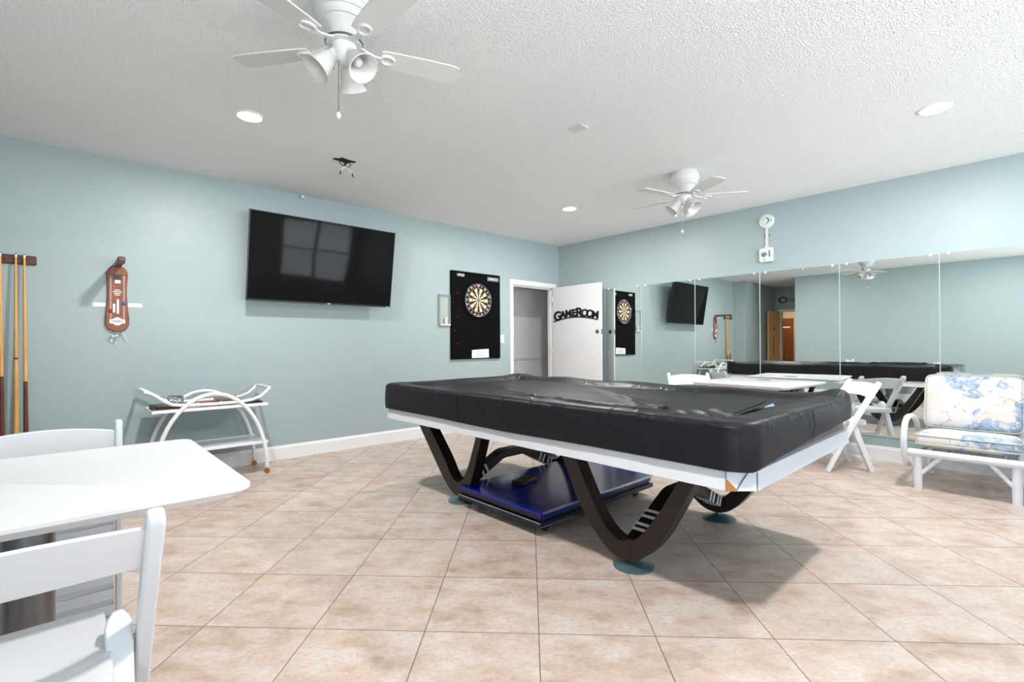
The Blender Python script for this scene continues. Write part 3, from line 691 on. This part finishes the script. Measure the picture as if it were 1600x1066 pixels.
# ------------------------------------------------------------------ rattan armchair
t = thing('rattan_armchair', 'white rattan armchair with floral cushions against the mirrored wall', 'armchair', (4.817, -.6, 0))
for sg in (-1, 1):
    x = sg*.270
    MB().tube([(x, -.335, 0), (x, -.335, .30)], [.026, .03], 14).build('leg', M['bamboo'], t, label='front leg with scuffed foot')
    MB().tube([(x, .345, 0), (x, .345, .34), (x, .40, .62), (x, .43, .80)], [.024, .026, .024, .022], 14).build('leg', M['bamboo'], t, label='rear leg rising behind the back cushion')
    px = sg*.345
    pth = [(-.20, .16), (-.33, .20), (-.40, .30), (-.405, .42), (-.34, .51), (-.22, .545), (-.02, .53), (.15, .48), (.26, .38), (.30, .24)]
    P_ = []
    for i in range(len(pth)-1):
        for k in range(4):
            u = k/4; p0 = pth[max(i-1, 0)]; p1 = pth[i]; p2 = pth[i+1]; p3 = pth[min(i+2, len(pth)-1)]
            q = [.5*((2*p1[j])+(-p0[j]+p2[j])*u+(2*p0[j]-5*p1[j]+4*p2[j]-p3[j])*u*u+(-p0[j]+3*p1[j]-3*p2[j]+p3[j])*u**3) for j in (0, 1)]
            P_.append((px, q[0], q[1]))
    MB().tube(P_, .021, 12).build('arm', M['bamboo'], t)
    MB().tube([(x, -.335, .10), (sg*.12, -.335, .285)], .015, 10).build('brace', M['bamboo'], t)
    MB().tube([(x, -.335, .285), (x, .345, .255)], .018, 10).build('side_rail', M['bamboo'], t)
    MB().tube([(px, -.36, .29), (x, -.34, .285)], .016).build('arm_joint', M['bamboo'], t)
    MB().tube([(px, .27, .33), (x, .35, .33)], .016).build('arm_joint', M['bamboo'], t)
MB().tube([(-.325, -.345, .285), (.325, -.345, .285)], .029, 16).build('front_rail', M['bamboo'], t)
MB().tube([(-.27, .345, .26), (.27, .345, .26)], .018, 12).build('rear_rail', M['bamboo'], t)
MB().tube([(-.27, .43, .79), (.27, .43, .79)], .02, 12).build('back_rail', M['bamboo'], t)
b = MB()
for k in range(5): b.tube([(-.20+k*.10, -.335, .286), (-.20+k*.10, .345, .262)], .010)
b.each('seat_slat', M['bamboo'], t)
def cushion(name, label, w_, d_, h_, loc, rx, mt):
    # rounded pillow: superellipsoid with piping
    c_ = thing(name, label, 'cushion', loc); c_.rotation_euler = (rx, 0, 0)
    N1, N2 = 48, 20; vs = []; fs = []
    def se(v, p): return math.copysign(abs(v)**p, v)
    for j in range(N2+1):
        ph = -PI/2+PI*j/N2
        for i in range(N1):
            th = 2*PI*i/N1; cp = se(math.cos(ph), .42); x = w_/2*cp*se(math.cos(th), .18); y = d_/2*cp*se(math.sin(th), .18); z = h_/2*se(math.sin(ph), .7)
            z *= 1-.12*abs(x/(w_/2))**6; vs.append((x, y, z))
    for j in range(N2):
        for i in range(N1): l = (i+1) % N1; fs.append((j*N1+i, j*N1+l, (j+1)*N1+l, (j+1)*N1+i))
    MB().add(vs, fs).build('pad', mt, c_, smooth=80, weld=True)
    for zz in (-.22, .26):
        pp = []
        for i in range(N1):
            th = 2*PI*i/N1; pp.append((w_/2*.992*se(math.cos(th), .18), d_/2*.992*se(math.sin(th), .18), zz*h_))
        MB().tube(pp, .0045, 6, closed=True).build('piping', M['piping'], c_)
    return c_
cushion('seat_cushion', 'floral seat cushion lying on the white rattan armchair', .60, .60, .135, (4.817, -.635, .372), R(-3), M['floral'])
cushion('back_cushion', 'tall floral back cushion leaning on the white rattan armchair', .60, .46, .13, (4.817, -.295, .64), R(90-14), M['floral'])

# ------------------------------------------------------------------ television
t = thing('television', 'large black flat television tilted down on the sea green left wall', 'television', (0, -3.868, 2.0)); tl = math.atan2(.13, .84)
def tvp(u, v, h):     # u along y, v up the screen, h forward
    return (.235+h*math.cos(tl)+v*math.sin(tl), u, v*math.cos(tl)-h*math.sin(tl))
def pr4(u0, u1, v0, v1, h0, h1): return MB().prism([(u0, v0), (u1, v0), (u1, v1), (u0, v1)], h0, h1, tvp)
HW, HH = .752, .422
pr4(-HW+.006, HW-.006, -HH+.016, HH-.006, -.012, .0).build('screen', M['tv'], t, smooth=0)
b = MB()
for q in ((-HW, -HW+.007, -HH, HH), (HW-.007, HW, -HH, HH), (-HW, HW, HH-.007, HH), (-HW, HW, -HH, -HH+.017)):
    b.prism([(q[0], q[2]), (q[1], q[2]), (q[1], q[3]), (q[0], q[3])], -.02, .003, tvp)
b.build('bezel', M['black'], t)
pr4(-HW+.01, HW-.01, -HH+.01, HH-.01, -.035, -.0125).build('back_panel', M['black'], t)
pr4(-.42, .42, -.33, .12, -.075, -.035).build('rear_housing', M['black'], t, bevel=.01)
pr4(.02, .05, -HH+.004, -HH+.012, .003, .0045).build('logo', M['alarm'], t, label='tiny pale maker logo')
pr4(HW-.05, HW-.012, -HH+.003, -HH+.009, .003, .0045).build('sticker', M['alarm'], t)
b = MB(); b.bb((0, -.2, -.16), (.012, .2, .16)); b.bb((.012, -.03, -.03), (.17, .03, .03)); b.build('wall_mount', M['black'], t)

# ------------------------------------------------------------------ dartboard and backboard
t = thing('dartboard_backboard', 'tall black backboard hanging on the left wall beside the door', 'backboard', (.002, -1.722, 1.545))
MB().bb((0, -.425, -.585), (.03, .425, .585)).build('panel', M['blackmat'], t, bevel=.003)
text_mesh('lettering', 'VIPER', .052, M['white'], MX(.0305, -.275, .53), t,   .0008, .0006, .25, label='white VIPER lettering')
b = MB()
for q in ((.19, .395, .545, .549), (.19, .395, .492, .496), (.19, .194, .492, .549), (.391, .395, .492, .549)): b.bb((.030, q[0], q[2]), (.032, q[1], q[3]))
b.bb((.030, .194, .496), (.0306, .391, .545)); lb = b.build('label_plate', M['ink'], t, label='grey framed label')
text_mesh('lettering', 'DEFENDER III', .028, M['white'], MX(.0314, .293, .5195), lb, .0006, .0004)
b = MB()
for (y, z) in ((-.33, .29), (-.395, .17), (-.33, -.02), (-.37, -.2), (-.34, -.38)): b.lathe([(.006, 0), (.004, .003), (0, .003)], 8, (.03, y, z), Matrix.Rotation(R(90), 3, 'Y'))
b.each('pinhole', M['ink'], t)
n = thing('paper_notice', 'white printed paper taped at the bottom of the black backboard', 'notice', (.0332, -1.662, 1.03))
MB().prism([(-.152, -.058), (.150, -.056), (.146, .064), (-.03, .056), (-.150, .050)], 0, .0012, lambda u, v, h: (h, u, v)).build('sheet', M['paper'], n, smooth=0)
b = MB()
for k, (a, c_) in enumerate([(-.09, .05), (-.10, .10), (-.08, .07), (-.12, .12), (-.09, .10), (-.06, .06)]):
    z = .034-k*.0145; y = a
    while y < c_:
        wd = random.uniform(.008, .02); b.bb((.0012, y, z-.0022), (.0015, min(y+wd, c_), z+.0022)); y += wd+.005
b.build('printed_line', M['ink'], n)
t = thing('dartboard', 'round sisal dartboard on the black backboard', 'dartboard', (.0325, -1.725, 1.752))
Rx90 = Matrix.Rotation(R(90), 3, 'Y')
MB().lathe([(.226, 0), (.226, .036), (.222, .038), (.0, .038)], 64, (0, 0, 0), Rx90).build('board', M['dblack'], t)
b = MB(); mats = [M['cream'], M['dblack'], M['dred'], M['dgreen']]
def sector(r0, r1, a0, a1, mi, h=.0384):
    b.cur = mi; n_ = 3; pts = []
    for k in range(n_+1): a = a0+(a1-a0)*k/n_; pts.append((r1*math.sin(a), r1*math.cos(a)))
    for k in range(n_, -1, -1): a = a0+(a1-a0)*k/n_; pts.append((r0*math.sin(a), r0*math.cos(a)))
    b.prism(pts, .038, h+.0006, lambda u, v, hh: (hh, u, v))
for k in range(20):
    a0 = R(-9+18*k); a1 = a0+R(18); odd = k % 2
    sector(.018, .097, a0, a1, 1 if odd == 0 else 0); sector(.107, .160, a0, a1, 1 if odd == 0 else 0)
    sector(.097, .107, a0, a1, 2 if odd == 0 else 3); sector(.160, .170, a0, a1, 2 if odd == 0 else 3)
b.cur = 3; b.lathe([(.016, .038), (.016, .0395), (0, .0395)], 24, (0, 0, 0), Rx90); b.cur = 2; b.lathe([(.007, .0395), (.007, .0402), (0, .0402)], 16, (0, 0, 0), Rx90)
b.build('scoring_face', mats, t, smooth=0)
b = MB(); wr = M['chrome']
b.tube([(.0405, .2225*math.sin(a), .2225*math.cos(a)) for a in [2*PI*k/64 for k in range(64)]], .0035, 8, closed=True)
for rr_ in (.018, .097, .107, .160, .170): b.tube([(.0395, rr_*math.sin(a), rr_*math.cos(a)) for a in [2*PI*k/48 for k in range(48)]], .0008, 4, closed=True)
b.each('wire_ring', M['chrome'], t, label='silver wire ring')
nums = [20, 1, 18, 4, 13, 6, 10, 15, 2, 17, 3, 19, 7, 16, 8, 11, 14, 9, 12, 5]
for k, v in enumerate(nums):
    a = R(18*k); text_mesh('numeral', str(v), .034, M['white'], MX(.0387, .196*math.sin(a), .196*math.cos(a)) @ Matrix.Rotation(-a, 4, 'Z'), t, .0006, .0008)
b = MB(); b.bb((.0385, -.035, .203), (.0395, .035, .219)); b.bb((.0385, -.04, -.219), (.0395, .04, -.204)); b.each('logo_patch', mat('pale_red_patch', (214, 120, 120), .6), t, label='pale red printed patch')

# clear wall rack left of the backboard
t = thing('clear_wall_rack', 'narrow clear plastic case on the wall left of the black backboard', 'rack', (0, -2.247, 1.60))
hw, hh, dp = .085, .198, .03
for q in (((0, -hw, -hh), (dp, -hw+.006, hh)), ((0, hw-.006, -hh), (dp, hw, hh)), ((0, -hw, hh-.006), (dp, hw, hh))): MB().bb(*q).build('side', M['clear'], t)
MB().bb((0, -hw, -hh), (.006, hw, hh)).build('back', mat('speckled_clear_back', (186, 196, 190), .3, var=.4, nscale=90), t)
b = MB()
for q in ((-hw, -hw+.008, -hh, hh), (hw-.008, hw, -hh, hh), (-hw, hw, hh-.008, hh)): b.bb((dp, q[0], q[2]), (dp+.003, q[1], q[3]))
b.build('front_rim', mat('grey_rim', (130, 142, 138), .3), t)
MB().bb((0, -hw+.006, -hh), (dp+.012, hw-.006, -hh+.02)).build('tray', mat('cream_tray', (226, 214, 190), .5), t)
b = MB().lathe([(.018, 0), (.022, .02), (.014, .045), (.02, .07), (.012, .085)], 14); o = tag(b.build('dart_tip_jar', M['clip']), 'small pale bottle inside the clear wall case', 'bottle'); o.location = (.03, -2.235, 1.424)
b = MB(); b.bb((0, -.035, -.058), (.006, .035, .058)); b.bb((.006, -.005, -.012), (.014, .005, .012)); tag(b.build('light_switch', M['white'], bevel=.002), 'white light switch between the backboard and the door frame', 'switch').location = (0, -1.235, 1.235)

# ------------------------------------------------------------------ GameRoom sign on the door
t = thing('door_sign', 'black wooden GameRoom lettering arched across the open white door', 'sign', (.47, -.178, 1.60))
word = 'GAMEROOM'; szs = [.215, .160, .160, .160, .215, .160, .160, .160]; xsn = [-.35, -.238, -.125, -.016, .088, .195, .292, .392]
for chh, sz, xx in zip(word, szs, xsn):
    zz = .055*(1-(xx/.42)**2)-.045+(.012 if sz > .15 else 0); an = -.26*xx
    o = text_mesh('letter', chh, sz*.92, M['black'], MY(xx*.98, 0, zz) @ Matrix.Rotation(an, 4, 'Z') @ Matrix.Diagonal((1.12, 1, 1, 1)), t, .006, .0065)
b = MB()
for k in range(14):
    xx = -.40+k*.062; z = .055*(1-(xx/.42)**2)-.045-.048; b.box((xx*.98, 0, z), (.064, .010, .017), ry=.26*xx)
b.build('base_strip', M['black'], t)

# ------------------------------------------------------------------ ring toss board
t = thing('ring_toss_board', 'varnished wooden ring toss scoreboard with fold-out arm on left wall', 'game board', (0, -5.558, 1.55))
def outline(s_=1.):
    p = []
    for k in range(13): a = PI*k/12; p.append((.070*math.cos(a), .205+.072*math.sin(a)))          # top
    p += [(-.068, .16), (-.063, .10), (-.063, .02), (-.070, -.08), (-.078, -.16)]
    for k in range(13): a = PI+PI*k/12; p.append((.078*math.cos(a), -.205+.070*math.sin(a)))
    p += [(.078, -.16), (.070, -.08), (.063, .02), (.063, .10), (.068, .16)]
    return [(x*s_, y*s_) for x, y in p]
FN = lambda u, v, h: (h, u, v)
MB().prism(outline(), .004, .026, FN).build('backing', M['board'], t, bevel=.005)
b = MB(); b.cur = 0
for sy in (-.043, .043):
    for k in range(22): b.bb((.026, sy-.0045, .185-k*.0165-.0035), (.0272, sy+.0045, .185-k*.0165+.0035))
b.build('score_hole', M['tape'], t, label='two columns of pale peg holes')
b = MB(); b.bb((.026, -.066, .196), (.030, .066, .200)); b.bb((.026, -.02, .155), (.045, .022, .190)); b.build('arm_bracket', M['black'], t)
MB().bb((.026, -.018, .125), (.038, .020, .155)).build('hook_plate', M['chrome'], t)
MB().bb((.02, -.022, .262), (.40, .026, .300)).build('arm', M['rackw'], t, bevel=.006, label='dark fold-out arm jutting into the room')
MB().bb((.385, -.018, .245), (.40, .022, .263)).build('arm_tip', M['black'], t)
b = MB()
for z, w_ in ((.072, .018), (.058, .030), (.044, .022), (.030, .018)): b.bb((.026, -w_, z-.003), (.027, w_, z+.003))
b.build('printed_text', M['tape'], t, label='lines of pale lettering')
b = MB(); b.bb((.026, -.030, -.115), (.029, -.014, -.045)); b.bb((.026, -.004, -.125), (.029, .010, -.005)); b.each('rule_strip', M['paper'], t)
b = MB(); b.bb((.026, -.052, -.206), (.0285, .050, -.172)); b.lathe([(.034, .026), (.034, .028), (0, .028)], 28, (0, 0, -.189), Rx90); b.build('maker_badge', M['paper'], t, label='white oval badge')
b = MB(); b.bb((.0286, -.04, -.191), (.0292, .038, -.186)); b.bb((.0286, -.02, -.182), (.0292, .02, -.179)); b.bb((.0286, -.02, -.199), (.0292, .02, -.196)); b.build('badge_text', M['ink'], t)
for nm, y, z, mm_ in (('score_peg', -.043, -.105, 'redp'), ('score_peg', .045, -.038, 'bluep')):
    MB().lathe([(.013, .026), (.013, .036), (.006, .042), (0, .042)], 18, (0, y, z), Rx90).build(nm, M[mm_], t, label=('red' if mm_ == 'redp' else 'blue')+' score peg')
def circ(cy, cz, r, x, n_=24): return [(x, cy+r*math.cos(2*PI*k/n_), cz+r*math.sin(2*PI*k/n_)) for k in range(n_)]
b = MB(); b.tube(circ(.003, -.283, .024, .02), .0022, 8, closed=True); b.tube(circ(-.032, -.335, .021, .012), .003, 8, closed=True)
b.each('ring', M['chrome'], t, label='small metal ring')
b = MB(); b.tube([(.02, .025+.03*math.sin(k*PI/12)*1.0+.012*k/12, -.275-.075*math.sin(k*PI/12)) for k in range(13)], .0014, 6)
b.tube([(.012, -.02+.06*k/14, -.35-.055*math.sin(k*PI/14)) for k in range(15)], .0012, 6); b.each('cord', M['tape'], t)
for q, lb_ in (((-.155, -.07, -.069, -.037), 'thin white printed strip on the wall, left of the ring toss board'), ((.07, .168, -.064, -.032), 'thin white printed strip on the wall, right of the ring toss board')):
    tag(MB().bb((0, q[0], q[2]), (.001, q[1], q[3])).build('paper_strip', M['paper']), lb_, 'label').location = (0, -5.558, 1.55)

# ------------------------------------------------------------------ cue rack and cues
t = thing('cue_rack', 'dark wooden cue rack on the wall at left edge', 'cue rack', (0, -6.27, 0))
MB().bb((0, -.24, 1.775), (.022, .228, 1.845)).build('upper_rail', M['rackw'], t, bevel=.01)
b = MB()
for y in (-.14, -.05, .04, .114, .162):
    b.tube([(.022, y-.022, 1.815), (.05, y-.02, 1.815), (.062, y-.012, 1.815)], .002, 6); b.tube([(.022, y+.022, 1.815), (.05, y+.02, 1.815), (.062, y+.012, 1.815)], .002, 6)
b.each('spring_clip', M['chrome'], t)
b = MB(); b.bb((0, -.24, .385), (.15, .228, .41)); b.bb((0, -.24, .33), (.02, .228, .385)); b.build('lower_shelf', M['rackw'], t, bevel=.006)
def cue(y, ytop, joint, label, butt, mb_):
    t = thing('pool_cue', label, 'pool cue', (.10, y, .41), 0, 'pool cues in the rack'); L = 1.44; e = (-.058, ytop-y, L)
    def P(f_): return (e[0]*f_, e[1]*f_, e[2]*f_)
    def rad(f_): return .0150-.0085*f_
    MB().tube([P(0), P(.02), P(joint)], [.012, .0155, rad(joint)], 14).build('butt', mb_, t)
    MB().tube([P(joint), P(.982)], [rad(joint), .0066], 14).build('shaft', M['amber'], t)
    MB().tube([P(joint-.004), P(joint+.006)], rad(joint)+.0006, 14).build('joint_collar', M['rackw'], t)
    MB().tube([P(.982), P(.996)], .0067, 12).build('ferrule', M['white'], t)
    MB().tube([P(.996), P(1.0)], .0064, 12).build('tip', M['bluedge'], t)
cue(-6.150, -6.153, .455, 'amber pool cue with dark joint ring, middle of the three in the rack', 0, M['amber'])
cue(-6.098, -6.108, .33, 'pool cue with dark brown butt, nearest the ring toss board', 0, M['brown'])
cue(-6.222, -6.235, .36, 'pool cue half cut off by the left edge of the photo', 0, M['brown'])

# ------------------------------------------------------------------ serving cart
t = thing('serving_cart', 'white tubular serving cart with arched sides against the left wall', 'cart', (.275, -4.95, 0))
for sg in (-1, 1):
    x = sg*.20; pth = [(x, -.42*math.cos(PI*k/28), .055+.69*math.sin(PI*k/28)) for k in range(29)]
    MB().tube(pth, .0165, 12).build('arched_leg', M['white'], t)
    for y in (-.42, .42):
        b = MB(); b.tube([(x-.012, y, .022), (x+.012, y, .022)], .022, 14); b.tube([(x, y, .03), (x, y, .06)], .008); b.build('caster', M['brass'], t, label='small brass caster')
    pth = [(x, y, z) for y, z in ((-.475, .79), (-.45, .785), (-.40, .755), (-.35, .71), (-.29, .678), (-.2, .665), (0, .660), (.2, .662), (.30, .675), (.37, .70), (.42, .745), (.445, .775))]
    MB().tube(pth, .0135, 10).build('handle_rail', M['white'], t)
    MB().tube([(x, -.475, .79), (x, -.447, .783)], .0155, 10).build('rail_cap', M['clip'], t)
MB().tube([(-.20, .445, .775), (.20, .445, .775)], .0115, 10).build('push_handle', M['white'], t)
MB().tube([(-.20, -.47, .79), (.20, -.47, .79)], .0115, 10).build('push_handle', M['white'], t)
for z, mt_, nm in ((.625, M['dglass'], 'tray'), (.285, M['shelfw'], 'lower_shelf')):
    tr = MB().bb((-.185, -.425, z), (.185, .425, z+.006)).build(nm, mt_, t, label='smoked glass tray' if z > .5 else 'white lower shelf')
    b = MB()
    for x in (-.205, .19): b.bb((x, -.43, z-.012), (x+.015, .43, z+.014))
    for y in (-.43, .42): b.bb((-.19, y, z-.012), (.19, y+.01, z+.010))
    b.build('rim', M['white'], tr, bevel=.003)
# things on the cart
zt = .632; ox, oy = .275, -4.95
def put(o, label, cat, x, y, z=zt, rz=0, group=None): tag(o, label, cat, group); o.location = (ox+x, oy+y, z); o.rotation_euler = (0, 0, rz); return o
put(MB().bb((-.12, -.11, 0), (.12, .11, .03)).build('black_case', M['black'], bevel=.006), 'flat black case at the left end of cart tray', 'case', -.03, -.29, rz=.1)
o = MB()
for k in range(3): o.tube([(.055*math.cos(a+k), .055*math.sin(a+k), .03+.03*math.sin(a)+.004*k) for a in [2*PI*j/20 for j in range(20)]], .003, 6, closed=True)
put(o.build('cable_coil', M['wire']), 'loop of thin black cable lying on the black case', 'cable', -.02, -.24, zt+.03)
put(MB().bb((-.06, -.09, 0), (.06, .09, .006)).build('brown_card', M['board'], bevel=.001), 'orange-brown card at the near left corner of the tray', 'card', .10, -.32)
for k, (x, y) in enumerate(((.12, -.17), (.10, -.10), (.12, .07), (.13, .20))):
    put(MB().lathe([(.0, 0), (.012, .003), (.0185, .012), (.02, .02), (.0185, .028), (.012, .037), (0, .04)], 16).build('white_ball', M['white']),
        ['white ball on the tray beside the cable loop', 'white ball left of the front arch on tray', 'white ball under the middle of the front arch', 'white ball right of the arch middle on cart tray'][k], 'ball', x, y, group='white balls on the cart tray')
put(MB().bb((-.07, -.1, 0), (.07, .1, .022)).build('red_box', mat('dull_red_box', (130, 52, 54), .5), bevel=.003), 'dull red flat box on the tray behind the arch', 'box', -.09, .03)
put(MB().bb((-.05, -.05, 0), (.05, .05, .05)).build('olive_box', mat('olive_box', (96, 98, 84), .5), bevel=.004), 'small olive grey box on the tray near its middle', 'box', .02, .12)
o = MB(); o.bb((-.13, -.14, 0), (.13, .14, .012)); o.bb((-.11, -.12, .012), (.11, .12, .014))
put(o.build('picture_frame', [M['wire']]), 'black frame leaning on the wall at right end of the tray', 'frame', -.05, .28, zt, 0)
put(MB().bb((-.012, -.09, 0), (.012, .09, .06)).build('brown_brush', mat('taupe_block', (150, 134, 118), .6), bevel=.004), 'taupe block on the back of tray, right of the arches', 'block', -.14, .16)

# ------------------------------------------------------------------ ceiling fans
def fan(loc, label, ph):
    t = thing('ceiling_fan', label, 'ceiling fan', loc, 0, 'white five-blade ceiling fans')
    b = MB().lathe([(.115, 0), (.125, -.02), (.132, -.055), (.128, -.075), (.115, -.10), (.09, -.13), (.074, -.155), (.068, -.175), (.066, -.19), (0, -.19)], 40); b.build('motor_housing', M['fan'], t)
    b = MB()
    for z in (-.062, -.088, -.118): b.lathe([(.001, z), (.133 if z > -.07 else (.125 if z > -.1 else .104), z), (.134 if z > -.07 else (.126 if z > -.1 else .105), z-.003), (.001, z-.003)], 40)
    b.build('trim_ring', M['fan'], t)
    MB().lathe([(.0, -.19), (.078, -.19), (.082, -.20), (.078, -.212), (.05, -.214), (0, -.214)], 32).build('flywheel', M['fan'], t, label='rotor ring')
    MB().lathe([(.0835, -.198), (.0845, -.203), (.0835, -.207)], 32).build('rotor_gap', M['chain'], t, label='thin dark gap around the rotor')
    MB().lathe([(.055, -.214), (.056, -.245), (.050, -.272), (.038, -.29), (.022, -.30), (.0, -.302)], 28).build('switch_housing', M['fan'], t)
    for k in range(5):
        a = R(ph+72*k); mm_ = Matrix.Rotation(a, 3, 'Z'); tilt = Matrix.Rotation(R(-8), 3, 'X')
        out = [(.165, -.045), (.20, -.052), (.35, -.062), (.50, -.066), (.535, -.058), (.545, -.03), (.545, .03), (.535, .058), (.50, .066), (.35, .062), (.20, .052), (.165, .045)]
        bl_ = MB().prism(out, -.003, .003, lambda u, v, h: mm_ @ (tilt @ Vector((u, v, h))+Vector((0, 0, -.226)))).build('blade', M['fan'], t, bevel=.001)
        b = MB()
        b.bar([mm_ @ Vector(p) for p in ((.06, 0, -.205), (.10, 0, -.222), (.14, 0, -.234), (.17, 0, -.235))], .026, .008, mm_ @ Vector((0, 1, 0)))
        ringp = [mm_ @ (tilt @ Vector((.195+.032*math.cos(q), .026*math.sin(q), -.006))+Vector((0, 0, -.226))) for q in [2*PI*j/18 for j in range(18)]]
        b.tube(ringp, .007, 8, closed=True); b.build('blade_iron', M['fan'], bl_)
    for k in range(3):
        a = R(137.5+120*k); d_ = Vector((math.cos(a), math.sin(a), 0)); ax = (d_*.64+Vector((0, 0, -.75))).normalized()
        z_ = ax; x_ = Vector((-math.sin(a), math.cos(a), 0)); y_ = z_.cross(x_); mm_ = Matrix((x_, y_, z_)).transposed()
        o_ = d_*.045+Vector((0, 0, -.262))
        prof = [(.022, .0), (.026, .012), (.037, .03), (.043, .055), (.047, .08), (.056, .105), (.068, .118), (.066, .1195), (.053, .105), (.044, .08), (.040, .055), (.034, .032), (.022, .015), (.0, .012)]
        sh_ = MB().lathe(prof, 28, o_, mm_).build('lamp_shade', M['shade'], t, smooth=70)
        MB().lathe([(.024, -.014), (.027, .0), (.027, .012), (.0, .012)], 20, o_, mm_).build('socket_cap', M['fan'], sh_)
        MB().lathe([(.010, .012), (.018, .04), (.022, .06), (.016, .078), (0, .084)], 16, o_, mm_).build('bulb', M['shade'], sh_)
    MB().tube([(.012, -.03, -.27), (.012, -.032, -.40), (.012, -.032, -.535)], .0016, 6).build('pull_chain', M['chain'], t)
    MB().lathe([(0, -.56), (.010, -.552), (.011, -.54), (.006, -.53), (0, -.528)], 14, (.012, -.032, 0)).build('chain_knob', M['clip'], t)
    MB().tube([(-.02, -.04, -.27), (-.02, -.04, -.33)], .0016, 6).build('pull_chain', M['chain'], t)
    return t
f1 = fan((3.072, -4.955, H), 'white ceiling fan with three bell shades, largest, at top of photo', 1)
f2 = dup(f1, (3.0, -1.66, H), R(-33-1), 'white ceiling fan hanging farther off, near the mirrored wall')

# ------------------------------------------------------------------ recessed lights
def downlight(x, y, label):
    t = thing('recessed_light', label, 'ceiling light', (x, y, H), 0, 'recessed ceiling lights')
    MB().lathe([(.092, 0), (.092, -.004), (.078, -.009), (.074, -.004), (.074, 0)], 40).build('trim_ring', M['white'], t)
    MB().lathe([(.074, -.001), (.074, -.004), (0, -.004)], 40).build('lens', M['lens'], t, label='glowing white lens')
    area('downlight', (x, y, H-.012), (0, 0, 0), .15, .15, LAMP_W, (1, .975, .955), shape='DISK')
downlight(1.56, -4.95, 'lit recessed ceiling light at upper left, before the television')
downlight(1.53, -1.55, 'lit recessed ceiling light nearest the room corner')
downlight(4.73, -1.56, 'lit recessed ceiling light at upper right of photo')
downlight(4.73, -4.95, 'unseen recessed ceiling light above the camera, added to complete the lighting')  # unseen lamp, added to round out the room's lighting

# ------------------------------------------------------------------ small ceiling and wall fittings
t = thing('open_junction_box', 'open ceiling junction box with dangling black wires', 'junction box', (1.225, -4.125, H))
b = MB(); b.bar([(-.02, -.085, -.003), (.01, .0, -.005), (.02, .085, -.003)], .035, .006, (1, 0, 0)); b.box((.0, .0, -.004), (.07, .10, .008), rz=.2); b.build('bracket', M['hole'], t)
b = MB()
for pth in ([(0, -.05, -.004), (.01, -.04, -.04), (.0, -.01, -.055), (0, .02, -.02)], [(0, .04, -.004), (.01, .05, -.035), (.0, .03, -.06), (0, -.01, -.03)], [(.01, 0, -.004), (.02, -.005, -.03), (.01, .0, -.05)]): b.tube(pth, .0045, 6)
b.each('wire_loop', M['hole'], t)
for y in (-.02, .04):
    b = MB(); b.tube([(0, .01, -.05), (.0, y, -.075), (.0, y*1.6, -.095), (.0, y*1.9, -.125)], .0035, 6); b.build('loose_wire', M['tape'], t, label='pale bare wire end')
    MB().tube([(.0, y*1.65, -.098), (.0, y*1.95, -.128)], .006, 8).build('wire_nut', M['black'], t)
b = MB(); b.bb((-.055, -.05, -.006), (.055, .05, 0)); o = tag(b.build('ceiling_plate', M['fan'], bevel=.001), 'small white square blank plate on the ceiling', 'plate'); o.location = (2.945, -3.13, H); o.rotation_euler = (0, 0, R(4))
b = MB(); b.lathe([(.016, -.01), (.016, .02), (0, .025)], 14); b.bb((-.05, -.012, -.004), (0, .012, .004)); o = tag(b.build('wall_hook', M['white']), 'tiny white fitting at the top of left wall above television', 'hook'); o.location = (.03, -4.046, 2.695)
t = thing('fire_alarm', 'round cream fire alarm with strobe box on the wall above mirrors', 'alarm', (3.125, 0, 2.53))
Ry = Matrix.Rotation(R(90), 3, 'X')
MB().lathe([(.080, 0), (.080, .022), (.074, .034), (.045, .042), (.0, .044)], 36, (0, 0, 0), Ry).build('horn', M['alarm'], t)
b = MB()
for k in range(9): a = -1.1+k*.3; b.box((.032*math.cos(a), -.044, .032*math.sin(a)), (.008, .004, .008))
b.lathe([(.008, .036), (.006, .042), (0, .042)], 10, (.055, 0, .0), Ry); b.build('grille', M['hole'], t)
MB().lathe([(.020, .042), (.016, .048), (0, .049)], 18, (0, 0, 0), Ry).build('dome', M['white'], t)
b = MB(); b.bar([(0, -.010, -.075), (0, -.010, -.26)], .022, .018, (1, 0, 0)); b.bar([(0, -.010, -.26), (0, -.010, -.305)], [.022, .055], .018, (1, 0, 0)); b.build('conduit', M['alarm'], t)
b = MB(); b.lathe([(.007, 0), (.005, .006), (0, .006)], 8, (-.026, 0, -.165), Ry); b.lathe([(.007, 0), (.005, .006), (0, .006)], 8, (.026, 0, -.160), Ry); b.each('screw', M['hole'], t)
MB().bb((-.070, -.055, -.462), (.070, 0, -.305)).build('strobe_box', M['alarm'], t, bevel=.008)
MB().lathe([(.030, .055), (.028, .068), (0, .072)], 20, (-.012, 0, -.38), Ry).build('strobe_lens', M['clear'], t)
b = MB(); b.bb((-.022, -.0725, -.39), (-.004, -.071, -.37)); b.bb((.035, -.0565, -.41), (.05, -.055, -.34)); b.bb((-.015, -.0565, -.445), (-.003, -.055, -.43)); b.each('marking', M['ink'], t)
